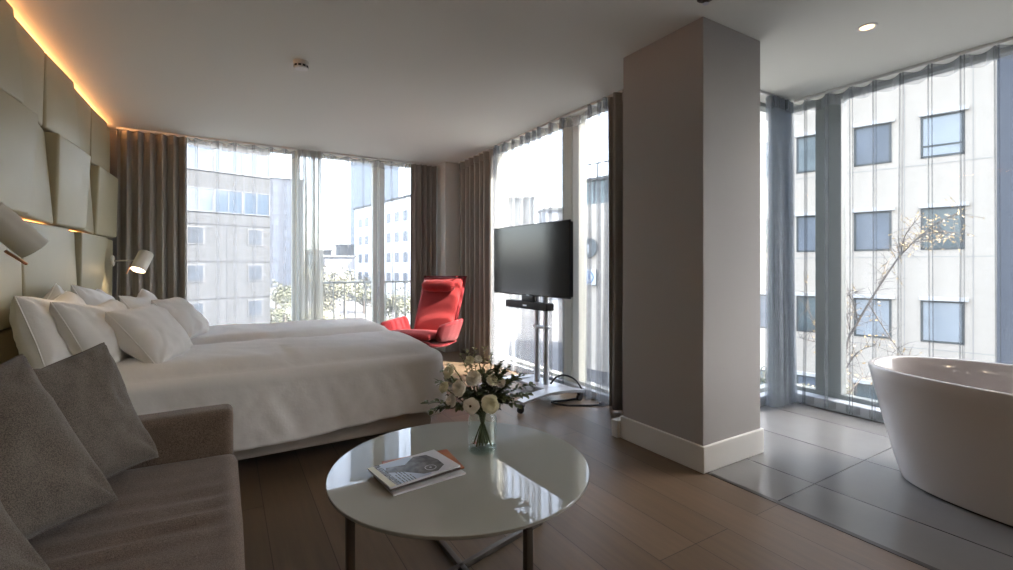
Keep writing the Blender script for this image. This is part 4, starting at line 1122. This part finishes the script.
# bare tree by the bathroom window
tb_ = thing('bare_tree', 'bare thin-branched tree with a few yellow leaves outside the bathroom window', 'tree', px(846, 9.0, GZ))
bo = px(846, 9.0, GZ)
def v(u, d, y): return px(u, d, 1.2-(y-266)*d/FPX) - bo
br = [[(846, 9, 520), (845, 9, 420), (846, 8.9, 350), (858, 8.8, 322), (880, 8.6, 285), (900, 8.5, 256), (920, 8.4, 236), (938, 8.3, 222), (962, 8.2, 212)],
      [(850, 9, 330), (845, 9.2, 300), (856, 9.4, 292)], [(880, 8.6, 285), (888, 8.9, 262), (905, 9.1, 244), (925, 9.1, 241), (948, 9.1, 238)],
      [(868, 8.7, 303), (885, 8.6, 330), (900, 8.5, 352), (912, 8.4, 368)], [(846, 9, 380), (828, 9.1, 345), (812, 9.2, 320), (806, 9.3, 285)],
      [(846, 9, 400), (860, 9.2, 380), (880, 9.3, 372), (895, 9.3, 350)], [(845, 9, 370), (858, 8.8, 352), (876, 8.7, 345)], [(900, 8.5, 256), (905, 8.4, 236), (915, 8.2, 222)],
      [(920, 8.4, 236), (940, 8.3, 232), (960, 8.2, 233)], [(846, 9, 400), (836, 9.1, 370), (840, 9.2, 352)], [(828, 9.1, 345), (800, 9.2, 338)], [(858, 8.8, 322), (852, 8.7, 300), (842, 8.6, 290)]]
r = random.Random(5)
lf = bmesh.new()
for i, b in enumerate(br):
    P = cat([v(*q) for q in b], 6)
    R0 = .030 if i == 0 else .011
    mb = MB().tube(P, lambda t, R0=R0: R0*(.8-.68*t)+.003, 6)
    for k in range(len(P)*2):
        q = P[k//2]
        if i == 0 and k < 22: continue
        dd = Vector((r.gauss(0, .5), r.gauss(0, .5), r.gauss(.15, .5))).normalized()*r.uniform(.15, .5)
        mb.tube([q, q+dd*.5+Vector((0, 0, .03)), q+dd], lambda t: .0055*(1-.7*t), 4)
        tipw = (i in (0, 2, 7, 8) and k > len(P)*1.1) or (i in (1, 4, 9, 3, 5, 6) and k % 3 == 0)
        for _ in range(6 if tipw else 0):
            c = q+dd*r.uniform(.2, 1); s = r.uniform(.012, .028)
            a = Vector((r.gauss(0, 1), r.gauss(0, 1), r.gauss(0, 1))).normalized(); bb = a.orthogonal().normalized()
            lf.faces.new([lf.verts.new(c+w_) for w_ in (a*s, bb*s*.7, -a*s, -bb*s*.7)])
    mb.build('branch' if i else 'trunk', M['bark'], tb_)
me = bpy.data.meshes.new('leaves'); lf.to_mesh(me); lf.free()
M['yellowleaf'] = mat('yellow leaves', (.34, .23, .09, 1), .7, col2=(.38, .29, .15, 1), vscale=3)
me.materials.append(M['yellowleaf']); o = link(bpy.data.objects.new('leaves', me)); o.parent = tb_
# ------------------------------------------------------------------ light
wd = bpy.data.worlds.new('World'); SC.world = wd; wd.use_nodes = True
nt = wd.node_tree; bg = nt.nodes['Background']
sky = N(nt, 'ShaderNodeTexSky'); sky.sky_type = 'NISHITA'; sky.sun_disc = False
SEL = math.radians(44)
sky.sun_elevation = SEL; sky.sun_rotation = math.atan2(.68, -.73); sky.air_density = 1.0; sky.dust_density = 3.0; sky.ozone_density = 1.0; sky.altitude = 50
hs = N(nt, 'ShaderNodeHueSaturation'); hs.inputs['Saturation'].default_value = .55
nt.links.new(sky.outputs[0], hs.inputs['Color']); nt.links.new(hs.outputs[0], bg.inputs['Color']); bg.inputs['Strength'].default_value = 1.0
sd = bpy.data.lights.new('sun', 'SUN'); sd.energy = 24.0; sd.angle = math.radians(.53); sd.color = (1, .95, .86)
so = link(bpy.data.objects.new('sun', sd))
sdir = Vector((-.68*math.cos(SEL), .73*math.cos(SEL), -math.sin(SEL)))
so.rotation_euler = sdir.to_track_quat('-Z', 'Y').to_euler(); so.location = (20, -15, 30)
def area(name, loc, rot, sx, sy, e=0, col=(1, 1, 1), portal=False):
    l = bpy.data.lights.new(name, 'AREA'); l.shape = 'RECTANGLE'; l.size = sx; l.size_y = sy; l.energy = e; l.color = col
    if portal: l.cycles.is_portal = True
    o = link(bpy.data.objects.new(name, l)); o.location = loc; o.rotation_euler = rot; return o
area('portal_back', (.89, 6.55, 1.3), (-PI/2, 0, 0), 3.0, 2.5, portal=True)
area('portal_television', (3.05, 3.86, 1.3), (0, PI/2, 0), 2.5, 2.45, portal=True)
area('portal_bathroom', (4.56, .8, 1.3), (0, PI/2, 0), 2.5, 3.2, portal=True)
area('portal_bathroom_side', (3.7, 2.47, 1.3), (-PI/2, 0, 0), 1.4, 2.5, portal=True)
def spot(name, loc, e, ang, col):
    l = bpy.data.lights.new(name, 'SPOT'); l.energy = e; l.spot_size = math.radians(ang); l.spot_blend = .6; l.color = col; l.shadow_soft_size = .04
    o = link(bpy.data.objects.new(name, l)); o.location = loc; return o
WARM = (1, .78, .54)
spot('downlight_bathroom_beam', (3.334, 1.289, H-.01), 7, 110, WARM)
spot('downlight_sofa_beam', (.35, -.2, H-.01), 16, 150, WARM)
spot('downlight_table_beam', (1.5, -.9, H-.01), 16, 150, WARM)
# reading lamp glow
for (loc, d, e) in (((-.745, 5.80, 1.16), Vector((-.42, 0, -.85)), 5),):
    l = bpy.data.lights.new('reading_lamp_beam', 'SPOT'); l.energy = e; l.spot_size = math.radians(120); l.spot_blend = .8; l.color = WARM; l.shadow_soft_size = .03
    o = link(bpy.data.objects.new('reading_lamp_beam', l)); o.location = loc; o.rotation_euler = d.to_track_quat('-Z', 'Y').to_euler()
vs = SC.view_settings; vs.view_transform = 'Standard'; vs.look = 'None'; vs.gamma = 1; vs.exposure = .9; vs.use_curve_mapping = False
SC.display_settings.display_device = 'sRGB'
cy = SC.cycles
cy.use_denoising = True; cy.denoiser = 'OPENIMAGEDENOISE'
cy.max_bounces = 12; cy.diffuse_bounces = 6; cy.glossy_bounces = 4; cy.transmission_bounces = 8; cy.transparent_max_bounces = 40
cy.caustics_reflective = False; cy.caustics_refractive = False; cy.sample_clamp_indirect = 4
bpy.context.view_layer.update()
